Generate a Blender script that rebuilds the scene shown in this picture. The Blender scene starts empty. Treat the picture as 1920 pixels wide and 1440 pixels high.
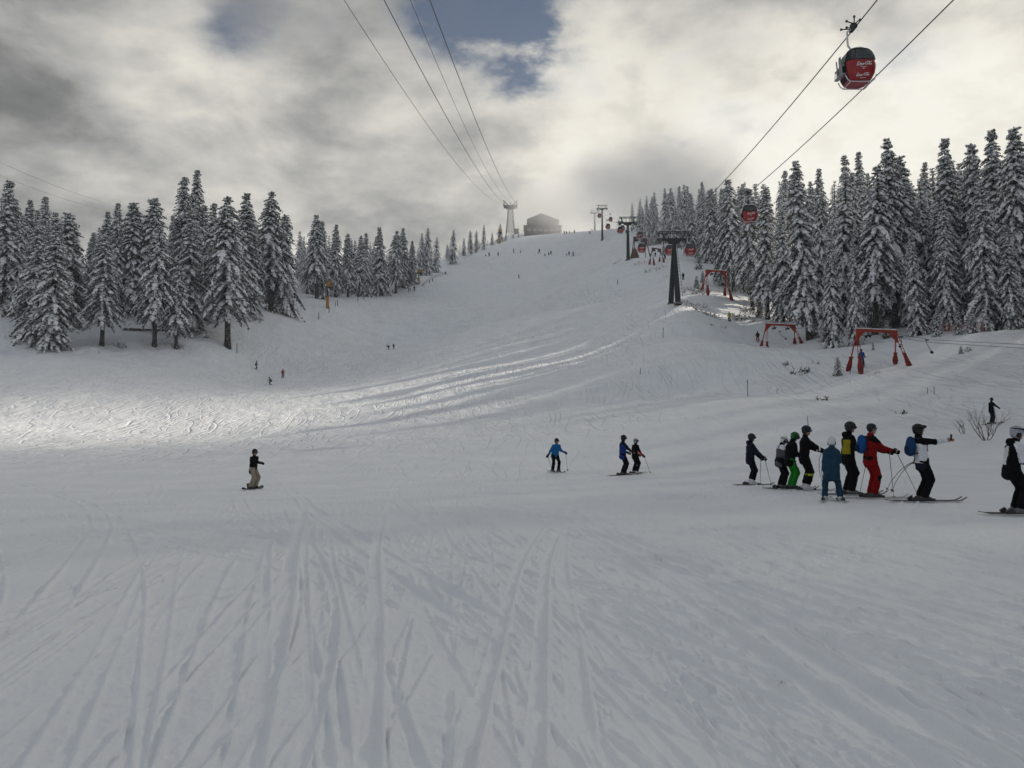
import bpy, math, random
import numpy as np
from math import radians as R, sin, cos, pi
from mathutils import Vector, Matrix

SC = bpy.context.scene
COL = SC.collection
rng = np.random.default_rng(7)
random.seed(7)

# ------------------------------------------------------------------ camera
F_PX, CX, CY = 1450.0, 960.0, 720.0            # measured on the 1920 x 1440 photograph
PITCH = R(3.94)
CAM_Z = 1.6
cam_data = bpy.data.cameras.new('camera')
cam_data.sensor_width = 36.0
cam_data.lens = F_PX / 1920.0 * 36.0
cam_data.clip_start = 0.1
cam_data.clip_end = 9000.0
cam = bpy.data.objects.new('camera', cam_data)
COL.objects.link(cam)
cam.location = (0, 0, CAM_Z)
cam.rotation_euler = (R(90) + PITCH, 0, 0)
SC.camera = cam

def ray(px, py):
    """world direction of a photograph pixel"""
    x = (px - CX) / F_PX
    y = -(py - CY) / F_PX
    return (x, cos(PITCH) - y * sin(PITCH), sin(PITCH) + y * cos(PITCH))

def at(px, py, Y):
    """the world point at forward distance Y that the photograph shows at (px, py)"""
    d = ray(px, py)
    s = Y / d[1]
    return Vector((d[0] * s, Y, CAM_Z + d[2] * s))

# ------------------------------------------------------------------ sky, sun, exposure
SUN_AZ, SUN_EL = R(57), R(28)                # azimuth clockwise from +Y, elevation
SC.view_settings.view_transform = 'Standard'
SC.view_settings.look = 'None'
SC.view_settings.exposure = 0.0
SC.view_settings.gamma = 1.0
SC.view_settings.use_curve_mapping = False
SC.cycles.max_bounces = 6
SC.cycles.diffuse_bounces = 3
SC.cycles.glossy_bounces = 2
SC.cycles.transmission_bounces = 3
SC.cycles.volume_bounces = 4
SC.cycles.volume_step_rate = 2.0
SC.cycles.volume_max_steps = 96
SC.cycles.transparent_max_bounces = 8
SC.cycles.use_denoising = True
SC.cycles.caustics_reflective = False
SC.cycles.caustics_refractive = False

class NT:
    """small helper round a node tree"""
    def __init__(self, tree):
        self.t = tree; tree.nodes.clear()
    def n(self, typ, **kw):
        nd = self.t.nodes.new(typ)
        for k, v in kw.items():
            if k.startswith('i_'):
                nd.inputs[k[2:].replace('_', ' ')].default_value = v
            else:
                setattr(nd, k, v)
        return nd
    def l(self, a, b): self.t.links.new(a, b)
    def val(self, sock, v):
        if hasattr(v, 'is_output') or isinstance(v, bpy.types.NodeSocket): self.l(v, sock)
        else: sock.default_value = v
    def math(self, op, a, b=0.0, c=0.0, clamp=False):
        m = self.n('ShaderNodeMath', operation=op); m.use_clamp = clamp
        for i, v in enumerate((a, b, c)): self.val(m.inputs[i], v)
        return m.outputs[0]
    def vmath(self, op, a, b=(0, 0, 0)):
        m = self.n('ShaderNodeVectorMath', operation=op)
        self.val(m.inputs[0], a); self.val(m.inputs[1], b)
        return m
    def noise(self, vec, scale, detail=4.0, rough=0.55, dist=0.0):
        m = self.n('ShaderNodeTexNoise'); self.l(vec, m.inputs['Vector'])
        m.inputs['Scale'].default_value = scale; m.inputs['Detail'].default_value = detail
        m.inputs['Roughness'].default_value = rough; m.inputs['Distortion'].default_value = dist
        return m.outputs[0]
    def ramp(self, fac, stops, interp='LINEAR'):
        m = self.n('ShaderNodeValToRGB'); m.color_ramp.interpolation = interp
        el = m.color_ramp.elements
        while len(el) > 1: el.remove(el[0])
        for i, (p, c) in enumerate(stops):
            e = el[0] if i == 0 else el.new(p)
            e.position = p
            e.color = (c, c, c, 1) if isinstance(c, (int, float)) else (*c, 1)
        self.val(m.inputs[0], fac)
        return m.outputs[0]
    def mix(self, fac, a, b):
        m = self.n('ShaderNodeMix', data_type='RGBA')
        self.val(m.inputs[0], fac)
        for s, v in ((m.inputs[6], a), (m.inputs[7], b)):
            if isinstance(v, tuple): s.default_value = (*v[:3], 1)
            else: self.l(v, s)
        return m.outputs[2]

world = bpy.data.worlds.new('World')
SC.world = world
world.use_nodes = True
W = NT(world.node_tree)
tc = W.n('ShaderNodeTexCoord')
dirv = tc.outputs['Generated']
sep = W.n('ShaderNodeSeparateXYZ'); W.l(dirv, sep.inputs[0])
den = W.math('ADD', W.math('MAXIMUM', sep.outputs[2], 0.0), 0.42)
cmb = W.n('ShaderNodeCombineXYZ')
W.l(W.math('DIVIDE', sep.outputs[0], den), cmb.inputs[0])
W.l(W.math('DIVIDE', sep.outputs[1], den), cmb.inputs[1])
W.l(W.math('MULTIPLY', sep.outputs[2], 1.3), cmb.inputs[2])
cp = cmb.outputs[0]
# turbulence bends the shape of the masks so that clouds get ragged edges
wob = W.n('ShaderNodeTexNoise'); W.l(cp, wob.inputs['Vector'])
wob.inputs['Scale'].default_value = 3.2; wob.inputs['Detail'].default_value = 7.0; wob.inputs['Roughness'].default_value = 0.6
wv = W.vmath('SUBTRACT', wob.outputs['Color'], (0.5, 0.5, 0.5)).outputs[0]
wsc = W.vmath('SCALE', wv); wsc.inputs['Scale'].default_value = 0.26
dw = W.vmath('NORMALIZE', W.vmath('ADD', dirv, wsc.outputs[0]).outputs[0]).outputs[0]

def lobe(px, py, spread_px, amp):
    """amp * exp(-(angle/spread)^2) round the direction of a cloudy patch or gap"""
    d = Vector(ray(px, py)).normalized()
    s = spread_px / F_PX
    dot = W.vmath('DOT_PRODUCT', dw, tuple(d)).outputs['Value']
    e = W.math('EXPONENT', W.math('MULTIPLY', W.math('SUBTRACT', dot, 1.0), 2.0 / (s * s)))
    return W.math('MULTIPLY', e, amp)

def total(parts):
    acc = parts[0]
    for p in parts[1:]: acc = W.math('ADD', acc, p)
    return acc

big = W.noise(cp, 1.7, 8.0, 0.56, 0.5)
puff = W.noise(cp, 9.5, 6.0, 0.55, 0.2)
fine = W.noise(cp, 4.2, 8.0, 0.58, 0.25)
tone = W.math('ADD', W.math('MULTIPLY', W.math('SUBTRACT', big, 0.5), 1.0), W.math('ADD', W.math('MULTIPLY', W.math('SUBTRACT', fine, 0.5), 0.92), W.math('MULTIPLY', W.math('SUBTRACT', puff, 0.5), 0.48)))
LOBES = [
    (1560, 255, 230, 0.36), (1880, 140, 200, 0.34), (1420, 240, 180, 0.14), (1130, 80, 170, 0.20), (1000, 400, 300, 0.10), (1750, 330, 260, 0.10),
    (320, 200, 300, 0.13), (-60, -40, 260, -0.10), (30, 150, 80, -0.10), (1060, 390, 200, 0.20), (1180, 270, 130, 0.16), (830, 270, 170, -0.06), (620, 110, 120, -0.10), (780, 110, 90, -0.05),
    (1440, 30, 150, -0.16), (1190, 170, 70, -0.06), (480, 70, 90, -0.06), (1720, 20, 110, -0.16), (650, 420, 260, 0.03), (2600, 200, 600, 0.10),
]
tone = W.math('ADD', tone, total([lobe(*q) for q in LOBES]))
tone = W.math('ADD', tone, 0.40)
cloud_col = W.ramp(tone, [(0.0, (0.085, 0.088, 0.09)), (0.22, (0.162, 0.166, 0.166)), (0.42, (0.345, 0.344, 0.332)),
                          (0.62, (0.57, 0.555, 0.515)), (0.82, (0.86, 0.82, 0.725)), (1.0, (0.98, 0.95, 0.86))])
GAPS = [(925, 15, 92, 1.25), (1015, 70, 45, 0.9), (470, 40, 80, 0.62), (640, 110, 60, 0.25), (1245, 335, 45, 0.55), (1730, 40, 90, 0.30),
        (40, 150, 60, 0.22), (860, -60, 150, 0.6)]
gap = total([lobe(*q) for q in GAPS])
gap_n = W.math('ADD', gap, W.math('ADD', W.math('MULTIPLY', W.math('SUBTRACT', fine, 0.5), 1.5), W.math('MULTIPLY', W.math('SUBTRACT', puff, 0.5), 0.5)))
away = W.math('MULTIPLY', W.math('SUBTRACT', W.noise(cp, 1.05, 5.0, 0.5), 0.66), 6.0, clamp=True)   # the odd gap anywhere else
away = W.math('MULTIPLY', away, W.math('MULTIPLY', W.math('SUBTRACT', sep.outputs[2], 0.45), 4.0, clamp=True))
blue = W.math('MULTIPLY', W.ramp(gap_n, [(0.08, 0.0), (0.95, 0.95)], 'EASE'), 1.0)
blue = W.math('MAXIMUM', blue, W.math('MULTIPLY', away, 0.8))
sky = W.n('ShaderNodeTexSky', sky_type='NISHITA')
sky.sun_disc = False
sky.sun_elevation = SUN_EL
sky.sun_rotation = SUN_AZ
sky.altitude = 1700
bg_sky = W.n('ShaderNodeBackground'); W.l(sky.outputs[0], bg_sky.inputs[0]); bg_sky.inputs[1].default_value = 0.055
# clouds turned away from the sun (overhead and behind the view) are cooler
turned = W.math('MULTIPLY', W.math('ADD', W.math('MULTIPLY', sep.outputs[1], -1.6), W.math('MULTIPLY', sep.outputs[2], 1.1)), 1.0, clamp=True)
cool = W.n('ShaderNodeMix', data_type='RGBA', blend_type='MULTIPLY'); W.l(turned, cool.inputs[0]); W.l(cloud_col, cool.inputs[6]); cool.inputs[7].default_value = (0.93, 1.02, 1.16, 1)
bg_cl = W.n('ShaderNodeBackground'); W.l(cool.outputs[2], bg_cl.inputs[0]); bg_cl.inputs[1].default_value = 1.0
mixw = W.n('ShaderNodeMixShader'); W.l(blue, mixw.inputs[0]); W.l(bg_cl.outputs[0], mixw.inputs[1]); W.l(bg_sky.outputs[0], mixw.inputs[2])
outw = W.n('ShaderNodeOutputWorld'); W.l(mixw.outputs[0], outw.inputs[0])

sun_data = bpy.data.lights.new('sun', 'SUN')
sun_data.energy = 4.9
sun_data.angle = R(1.4)
sun_data.color = (1.0, 0.90, 0.76)
sun = bpy.data.objects.new('sun', sun_data)
COL.objects.link(sun)
sd = Vector((sin(SUN_AZ) * cos(SUN_EL), cos(SUN_AZ) * cos(SUN_EL), sin(SUN_EL)))
sun.rotation_euler = sd.to_track_quat('Z', 'Y').to_euler()
sun.location = sd * 300

# ------------------------------------------------------------------ small tools
def material(name, col, rough=0.7, metal=0.0, spec=0.3, var=0.0, scale=20.0, bump=0.0, bscale=60.0, bdist=0.01, **kw):
    """plain surface with an optional grain in colour and relief"""
    m = bpy.data.materials.new(name); m.use_nodes = True
    N = NT(m.node_tree)
    b = N.n('ShaderNodeBsdfPrincipled'); o = N.n('ShaderNodeOutputMaterial'); N.l(b.outputs[0], o.inputs[0])
    b.inputs['Roughness'].default_value = rough; b.inputs['Metallic'].default_value = metal
    b.inputs['Specular IOR Level'].default_value = spec
    b.inputs['Base Color'].default_value = (*col, 1)
    if var or bump:
        t = N.n('ShaderNodeTexCoord').outputs['Object']
        if var:
            f = N.noise(t, scale, 4.0, 0.6)
            lo = tuple(max(0.0, c * (1 - var)) for c in col); hi = tuple(min(1.0, c * (1 + var)) for c in col)
            N.l(N.ramp(f, [(0.3, lo), (0.7, hi)]), b.inputs['Base Color'])
        if bump:
            bm = N.n('ShaderNodeBump'); bm.inputs['Strength'].default_value = bump; bm.inputs['Distance'].default_value = bdist
            N.l(N.noise(t, bscale, 3.0, 0.6), bm.inputs['Height']); N.l(bm.outputs[0], b.inputs['Normal'])
    for k, v in kw.items(): b.inputs[k.replace('_', ' ')].default_value = v
    return m

def tag(o, label=None, cat=None, group=None, kind=None):
    if label: o['label'] = label
    if cat: o['category'] = cat
    if group: o['group'] = group
    if kind: o['kind'] = kind
    return o

def link(o, parent=None):
    COL.objects.link(o)
    if parent is not None: o.parent = parent
    return o

def empty(name, loc=(0, 0, 0), rz=0.0):
    o = bpy.data.objects.new(name, None); COL.objects.link(o)
    o.empty_display_size = 0.3
    o.location = loc; o.rotation_euler = (0, 0, rz)
    return o

def mesh_np(name, verts, quads=None, tris=None, smooth=True, mat_idx=None):
    """mesh straight from numpy arrays"""
    me = bpy.data.meshes.new(name)
    verts = np.asarray(verts, np.float32)
    nq = 0 if quads is None else len(quads); nt = 0 if tris is None else len(tris)
    me.vertices.add(len(verts)); me.vertices.foreach_set('co', verts.ravel())
    me.loops.add(nq * 4 + nt * 3)
    li = []
    if nq: li.append(np.asarray(quads, np.int32).ravel())
    if nt: li.append(np.asarray(tris, np.int32).ravel())
    me.loops.foreach_set('vertex_index', np.concatenate(li))
    me.polygons.add(nq + nt)
    st = np.concatenate([np.arange(nq) * 4, nq * 4 + np.arange(nt) * 3]).astype(np.int32)
    me.polygons.foreach_set('loop_start', st)
    if mat_idx is not None: me.polygons.foreach_set('material_index', np.asarray(mat_idx, np.int32))
    me.polygons.foreach_set('use_smooth', np.full(nq + nt, bool(smooth)))
    me.update(calc_edges=True)
    return me

class MB:
    """collects boxes, tubes and sheets and links them as one mesh object"""
    def __init__(self): self.v = []; self.f = []; self.m = []
    def add(self, verts, faces, mi=0):
        o = len(self.v)
        self.v += [tuple(p) for p in verts]
        self.f += [tuple(i + o for i in fc) for fc in faces]
        self.m += [mi] * len(faces)
        return self
    def box(self, c, s, rot=None, mi=0, taper=1.0):
        hx, hy, hz = s[0] / 2, s[1] / 2, s[2] / 2
        p = [Vector((x * hx * (taper if z > 0 else 1), y * hy * (taper if z > 0 else 1), z * hz)) for z in (-1, 1) for y in (-1, 1) for x in (-1, 1)]
        if rot is not None: p = [rot @ q for q in p]
        c = Vector(c)
        return self.add([q + c for q in p], [(0, 2, 3, 1), (4, 5, 7, 6), (0, 1, 5, 4), (2, 6, 7, 3), (0, 4, 6, 2), (1, 3, 7, 5)], mi)
    def bar(self, a, b, w, h=None, mi=0, up=(0, 0, 1)):
        a, b = Vector(a), Vector(b); d = b - a; L = d.length
        if L < 1e-6: return self
        h = w if h is None else h
        z = d / L; u = Vector(up)
        if abs(z.dot(u)) > 0.98: u = Vector((0, 1, 0))
        x = u.cross(z).normalized(); y = z.cross(x)
        return self.box((a + b) / 2, (w, h, L), Matrix((x, y, z)).transposed(), mi)
    def tube(self, pts, rad, n=8, mi=0, cap=True):
        pts = [Vector(p) for p in pts]
        rr = rad if isinstance(rad, (list, tuple)) else [rad] * len(pts)
        vs = []; fs = []
        for i, p in enumerate(pts):
            d = (pts[min(i + 1, len(pts) - 1)] - pts[max(i - 1, 0)]).normalized()
            u = Vector((0, 0, 1)) if abs(d.z) < 0.9 else Vector((0, 1, 0))
            x = u.cross(d).normalized(); y = d.cross(x)
            for k in range(n):
                a = 2 * pi * k / n
                vs.append(p + (x * cos(a) + y * sin(a)) * rr[i])
        for i in range(len(pts) - 1):
            for k in range(n):
                fs.append((i * n + k, i * n + (k + 1) % n, (i + 1) * n + (k + 1) % n, (i + 1) * n + k))
        if cap:
            fs.append(tuple(range(n))[::-1]); fs.append(tuple((len(pts) - 1) * n + k for k in range(n)))
        return self.add(vs, fs, mi)
    def lathe(self, prof, c=(0, 0, 0), n=14, rot=None, mi=0):
        vs = []; fs = []; c = Vector(c)
        for (r, z) in prof:
            for k in range(n):
                a = 2 * pi * k / n
                q = Vector((r * cos(a), r * sin(a), z))
                vs.append((rot @ q if rot is not None else q) + c)
        for i in range(len(prof) - 1):
            for k in range(n):
                fs.append((i * n + k, i * n + (k + 1) % n, (i + 1) * n + (k + 1) % n, (i + 1) * n + k))
        fs.append(tuple(range(n))[::-1]); fs.append(tuple((len(prof) - 1) * n + k for k in range(n)))
        return self.add(vs, fs, mi)
    def build(self, name, mats, parent=None, smooth=False):
        me = bpy.data.meshes.new(name)
        me.from_pydata([tuple(p) for p in self.v], [], self.f)
        if not isinstance(mats, (list, tuple)): mats = [mats]
        for m in mats: me.materials.append(m)
        if len(mats) > 1: me.polygons.foreach_set('material_index', self.m)
        me.polygons.foreach_set('use_smooth', [bool(smooth)] * len(me.polygons))
        me.update()
        return link(bpy.data.objects.new(name, me), parent)

# value noise on numpy arrays
_perm = np.random.default_rng(3).random((256, 256)).astype(np.float32)
def vnoise(x, y):
    xi = np.floor(x).astype(np.int64); yi = np.floor(y).astype(np.int64)
    fx = (x - xi).astype(np.float32); fy = (y - yi).astype(np.float32)
    fx = fx * fx * fx * (fx * (fx * 6 - 15) + 10); fy = fy * fy * fy * (fy * (fy * 6 - 15) + 10)
    a = _perm[xi & 255, yi & 255]; b = _perm[(xi + 1) & 255, yi & 255]
    c = _perm[xi & 255, (yi + 1) & 255]; d = _perm[(xi + 1) & 255, (yi + 1) & 255]
    return (a * (1 - fx) + b * fx) * (1 - fy) + (c * (1 - fx) + d * fx) * fy - 0.5
def fbm(x, y, octv=4, g=0.5):
    s = 0.0; a = 1.0
    for i in range(octv):
        s = s + a * vnoise(x * 2 ** i + 17.3 * i, y * 2 ** i - 9.1 * i); a *= g
    return s

# ------------------------------------------------------------------ terrain
PTS = []          # world control points (x, y, z)
def cp_(px, py, Y): PTS.append(tuple(at(px, py, Y)))
for q in [  # (photo x, photo y, metres ahead)
    (478, 919, 31), (1042, 886, 37), (1170, 893, 32), (750, 860, 48), (200, 860, 50), (0, 860, 50), (1300, 850, 42), (700, 790, 78), (300, 795, 84),
    (1000, 760, 78), (1150, 720, 82), (940, 720, 95), (940, 690, 111), (940, 650, 138), (940, 600, 176), (1150, 690, 95), (1150, 660, 109), (1150, 630, 125), (1150, 600, 146), (1265, 600, 116), (1265, 640, 99), (1265, 680, 85), (1265, 530, 148), (1300, 730, 80), (1420, 745, 66),
    (0, 755, 88), (0, 665, 122), (200, 690, 118), (480, 694, 150), (507, 722, 135), (530, 708, 142), (733, 656, 205), 
    (410, 643, 150), (285, 655, 140), (180, 652, 135), (80, 650, 128), (500, 577, 183), (560, 590, 200), (612, 573, 215), (600, 558, 226), (690, 560, 246),
    (736, 551, 275), (776, 548, 278), (750, 532, 285), (786, 535, 284), (840, 512, 322), (870, 481, 370), (900, 470, 420), (940, 455, 465), (957, 440, 545),
    (972, 519, 330), (1030, 477, 375), (960, 472, 385), (1100, 470, 372), (1180, 470, 300), (1018, 441, 515), (985, 443, 505), (1060, 438, 505),
    (1100, 436, 490), (1129, 437, 377), (1160, 430, 400), (1116, 433, 466), (1178, 486, 219), (1120, 520, 255), (1150, 500, 235), 
    (1265, 566, 126), (1210, 610, 122), (1160, 560, 188), (1250, 500, 200), (1281, 525, 175), (1340, 553, 141), (1368, 604, 127), (1310, 585, 127), (1421, 641, 116),
    (1430, 664, 112), (1497, 652, 114), (1595, 696, 78), (1692, 681, 80), (1617, 689, 79), (1500, 720, 76), (1300, 640, 102),
    (1860, 797, 50), (1920, 800, 46), (1700, 790, 52), (1500, 790, 52), (1920, 622, 82), (1820, 630, 86), (1740, 641, 90), (1600, 645, 104), (1520, 635, 112),
    (1920, 700, 62), (1750, 730, 64), (1900, 615, 108), (1750, 600, 118),
    (1520, 600, 126), (1650, 560, 142), (1850, 560, 142), (1420, 585, 140), (1380, 545, 160),
    (1500, 500, 210), (1750, 480, 220), (1320, 490, 215), (1200, 468, 265), (1300, 455, 285), (1220, 430, 390), (1300, 420, 420),
    (100, 575, 215), (0, 545, 215), (300, 560, 245), (500, 540, 290), (650, 520, 330), (780, 500, 380)]:
    cp_(*q)
PTS += [(0, 0, 0), (-4, 4, 0), (4, 4, 0), (0, 8, 0), (-8, 12, -0.05), (8, 10, 0), (0, 20, -0.05), (12, 20, 0.0), (9, 25, 0), (13, 16, 0), (-18, 20, -0.3),
        (20, 22, 0.2), (28, 30, 0.9), (20, 5, 0.3), (-20, 0, -0.3), (0, -25, 0.0), (-60, -10, -1), (45, 0, 7), (60, 30, 13), (85, 45, 26), (95, 0, 28), (70, -40, 18),  # unseen hill at the right is raised to keep sun off the near snow
        (130, 60, 42), (150, 100, 46), (90, 78, 16), (62, 76, 11.5), (120, 85, 26), (130, 135, 40), (240, 120, 75), (260, 0, 78), (200, -150, 20), (0, -150, -12), (-200, -100, -6),
        (-75, 60, 1.2), (-110, 90, 9), (-150, 150, 30), (-260, 200, 60), (-300, 40, 20), (-300, 400, 100), (-150, 420, 95), (-60, 520, 110), (-120, 700, 135),
        (0, 700, 146), (150, 700, 150), (320, 600, 150), (330, 350, 130), (220, 300, 95), (140, 450, 125), (-350, 700, 120), (450, 250, 130), (400, 800, 150)]
PTS = np.array(PTS, np.float64)

def tps_fit(P, lam):
    n = len(P); S = 100.0
    X = P[:, :2] / S
    d = np.sqrt(((X[:, None] - X[None]) ** 2).sum(-1)) + 1e-9
    K = d ** 2 * np.log(d)
    A = np.zeros((n + 3, n + 3)); A[:n, :n] = K + lam * np.eye(n)
    A[:n, n] = 1; A[:n, n + 1:] = X; A[n, :n] = 1; A[n + 1:, :n] = X.T
    b = np.zeros(n + 3); b[:n] = P[:, 2]
    return np.linalg.solve(A, b), X, S
_w, _X, _S = tps_fit(PTS, 0.0012)
def tps(x, y):
    x = np.asarray(x, np.float64) / _S; y = np.asarray(y, np.float64) / _S
    out = np.zeros(x.shape); n = len(_X)
    out += _w[n] + _w[n + 1] * x + _w[n + 2] * y
    for i in range(n):
        d2 = (x - _X[i, 0]) ** 2 + (y - _X[i, 1]) ** 2 + 1e-12
        out += _w[i] * 0.5 * d2 * np.log(d2)
    return out
def smooth01(t):
    t = np.clip(t, 0, 1); return t * t * (3 - 2 * t)
def gz_np(x, y):
    x = np.asarray(x, np.float64); y = np.asarray(y, np.float64)
    r = np.sqrt(x * x + (y - 200) ** 2)
    k = smooth01((r - 480) / 300)
    xc = np.where(r > 780, x * 780 / np.maximum(r, 1), x); yc = np.where(r > 780, 200 + (y - 200) * 780 / np.maximum(r, 1), y)
    z = tps(xc, yc)
    far = np.where(y > 0, 138.0, 10.0 + 0.0 * y)
    far = 10 + 128 * smooth01((y + 300) / 700)
    z = z * (1 - k) + far * k
    d = np.sqrt(x * x + y * y)
    amp = smooth01((d - 25) / 60)
    piste = 1 - smooth01((np.abs(x + 5) - 40) / 25)
    z = z + amp * (0.9 - 0.62 * piste) * (fbm(x / 34, y / 34, 3) + 0.38 * fbm(x / 9 + 5, y / 9, 3))
    forest = smooth01((np.abs(x - 5) - 62) / 25) * smooth01((y - 90) / 30)
    z = z + forest * 0.9 * fbm(x / 6, y / 6 + 3, 3)
    return z
def gz(x, y): return float(gz_np(np.array([x]), np.array([y]))[0])
def ground_at(px, Y):
    """point on the snow seen under photo column px at distance Y"""
    x = (px - CX) / F_PX * Y * 1.0
    for _ in range(3):
        z = gz(x, Y)
        h = math.atan2(z - CAM_Z, Y) - PITCH
        x = (px - CX) / F_PX * Y * (cos(h + 0.0) / cos(h)) / (cos(PITCH) - math.tan(h) * sin(PITCH)) if False else (px - CX) / F_PX * (Y * cos(PITCH) + (z - CAM_Z) * sin(PITCH))
    return Vector((x, Y, gz(x, Y)))
def project(p):
    """photo pixel of a world point"""
    x, y, z = p[0], p[1], p[2] - CAM_Z
    dep = y * cos(PITCH) + z * sin(PITCH)
    up = -y * sin(PITCH) + z * cos(PITCH)
    return CX + F_PX * x / dep, CY - F_PX * up / dep
def depth_for(px, py, lo=12.0, hi=600.0):
    """distance at which the snow is seen at a photo pixel (nearest hit)"""
    Ys = np.exp(np.linspace(math.log(lo), math.log(hi), 900))
    d = ray(px, py); s = Ys / d[1]
    zz = gz_np(d[0] * s, Ys); over = (CAM_Z + d[2] * s) - zz
    i = np.argmax(over < 0)
    return float(Ys[i]) if over[i] < 0 else float(Ys[np.argmin(over)])
def on_snow(px, py, lo=12.0):
    Y = depth_for(px, py, lo); d = ray(px, py); x = d[0] * Y / d[1]
    return Vector((x, Y, gz(x, Y)))
# the sheet of snow: a ring grid, finest where the picture looks closest
def snow_sheet():
    fine_a = np.linspace(-38.5, 38.5, 1000)
    coarse = np.linspace(38.5, 321.5, 60)[1:-1]
    ang = np.radians(np.concatenate([fine_a, coarse]))
    rr = [0.6]
    while rr[-1] < 1450:
        r = rr[-1]
        if r < 60: st = min(max(0.62 * r * r / 1237.0, 0.011), 0.011 * r)
        elif r < 620: st = 0.0085 * r
        else: st = 0.07 * r
        rr.append(r + st)
    rr = np.array(rr)
    A, RR = np.meshgrid(ang, rr)
    X = (RR * np.sin(A)).ravel(); Y = (RR * np.cos(A)).ravel()
    Z = gz_np(X, Y)
    D = RR.ravel()
    # uneven snow farther up, as coarse as the sheet is there
    up = smooth01((D - 35) / 40) * (1 - smooth01((D - 700) / 100))
    Z = Z + up * (0.15 * fbm(X / 3.2 + 2, Y / 4.5, 3, 0.55) + 0.085 * fbm(X / 1.1, Y / 2.6 + 6, 3, 0.6))
    # ski tracks and broken snow where single tracks can be told apart
    m = np.where((D < 62) & (np.abs(A.ravel()) < R(40)))[0]
    x, y = X[m], Y[m]
    fade = 1 - smooth01((D[m] - 40) / 22)
    patch = smooth01(fbm(x / 2.3 + 3, y / 5.0, 3) * 1.6 + 0.55)
    h = 0.03 * fbm(x / 4.5, y / 9.0, 2) + 0.012 * fbm(x / 0.9, y / 2.2 + 8, 3)
    near = 1 - smooth01((D[m] - 5) / 9)
    crumb = (0.006 + 0.020 * near) * fbm(x / 0.11, y / 0.13, 3, 0.7) + 0.075 * near * np.maximum(0, fbm(x / 0.30 + 40, y / 0.36, 2) - 0.24)
    smoothed = np.zeros(len(x)); groove = np.zeros(len(x)); ridge = np.zeros(len(x))
    tr = np.random.default_rng(21)
    tracks = []
    for _ in range(300):
        grp = tr.random()
        if grp < 0.46:   hd = R(tr.normal(-13, 6)); x0 = tr.uniform(-13, 6); y0 = tr.uniform(-2, 7)
        elif grp < 0.74: hd = R(tr.normal(-3, 5)); x0 = tr.uniform(-2, 9); y0 = tr.uniform(-1, 6)
        elif grp < 0.92: hd = R(tr.normal(-36, 12)); x0 = tr.uniform(1, 16); y0 = tr.uniform(0, 12)
        else:            hd = R(tr.normal(25, 15)); x0 = tr.uniform(-16, 0); y0 = tr.uniform(2, 14)
        tracks.append((x0, y0, hd, tr.normal(0, 0.006), tr.uniform(9, 38), tr.choice([0.014, 0.024, 0.036, 0.055], p=[.35, .35, .22, .08]), tr.uniform(0.008, 0.020), tr.random() < 0.6))
    tracks += [(-0.25, 3.4, R(1.5), 0.0045, 15.5, 0.05, 0.026, True), (0.35, 4.0, R(2), 0.0025, 15, 0.07, 0.02, False),
               (0.05, 5.6, R(-23), 0.002, 18, 0.06, 0.022, True), (-1.15, 3.3, R(-14), 0.0, 17, 0.08, 0.030, False), (-0.62, 3.4, R(-10), 0.001, 15, 0.06, 0.022, False),
               (2.1, 3.2, R(-5), 0.0, 16, 0.06, 0.028, True), (2.9, 3.6, R(-9), 0.0, 15, 0.05, 0.024, True), (3.6, 4.2, R(-17), -0.001, 16, 0.06, 0.022, True)]
    for (x0, y0, hd, cv, L, w, dep, pair) in tracks:
        u = (x - x0) * sin(hd) + (y - y0) * cos(hd); v = (x - x0) * cos(hd) - (y - y0) * sin(hd)
        for off in ((0.0, 0.34) if pair else (0.0,)):
            q = v - off - cv * u * u - 0.02 * np.sin(u * 0.7 + x0)
            k = np.where((np.abs(q) < 0.5) & (u > -0.5) & (u < L + 0.5))[0]
            if not len(k): continue
            qq = np.abs(q[k]); uu = u[k]
            end = smooth01((uu + 0.3) / 1.2) * smooth01((L - uu) / 2.0) * (0.55 + 0.9 * (vnoise(uu / 1.6 + x0 * 7, uu * 0 + y0 * 5) + 0.5))
            inside = 1 - smooth01((qq - w * 0.82) / (w * 0.22 + 0.008))
            berm = np.exp(-((q[k] - w * 1.15 - 0.012) / (0.013 + 0.0016 * np.sqrt(x[k] ** 2 + y[k] ** 2))) ** 2)
            groove[k] = np.minimum(groove[k], -0.55 * end * dep * inside)
            ridge[k] = np.maximum(ridge[k] * (1 - 0.8 * end * inside), end * dep * 0.95 * berm * (0.6 + 0.8 * (vnoise(uu / 0.25, uu * 0 + x0) + 0.5)))
            smoothed[k] = np.maximum(smoothed[k], end * inside)
    groove = 0.85 * groove + 1.75 * ridge
    Z[m] += fade * (h + groove + crumb * (0.62 + 0.75 * patch) * (1 - 0.72 * np.clip(smoothed, 0, 1)))
    na, nr = len(ang), len(rr)
    i = np.arange(nr - 1)[:, None] * na; j = np.arange(na)[None]; j2 = (j + 1) % na
    quads = np.stack([i + j, i + na + j, i + na + j2, i + j2], -1).reshape(-1, 4)[:, ::-1]
    V = np.stack([X, Y, Z], 1)
    c = len(V)
    V = np.vstack([V, [[0, 0, float(Z[:na].mean())]]])
    tris = np.stack([np.full(na, c), np.arange(na), (np.arange(na) + 1) % na], 1)[:, ::-1]
    return mesh_np('snow_ground', V, quads, tris)

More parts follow.
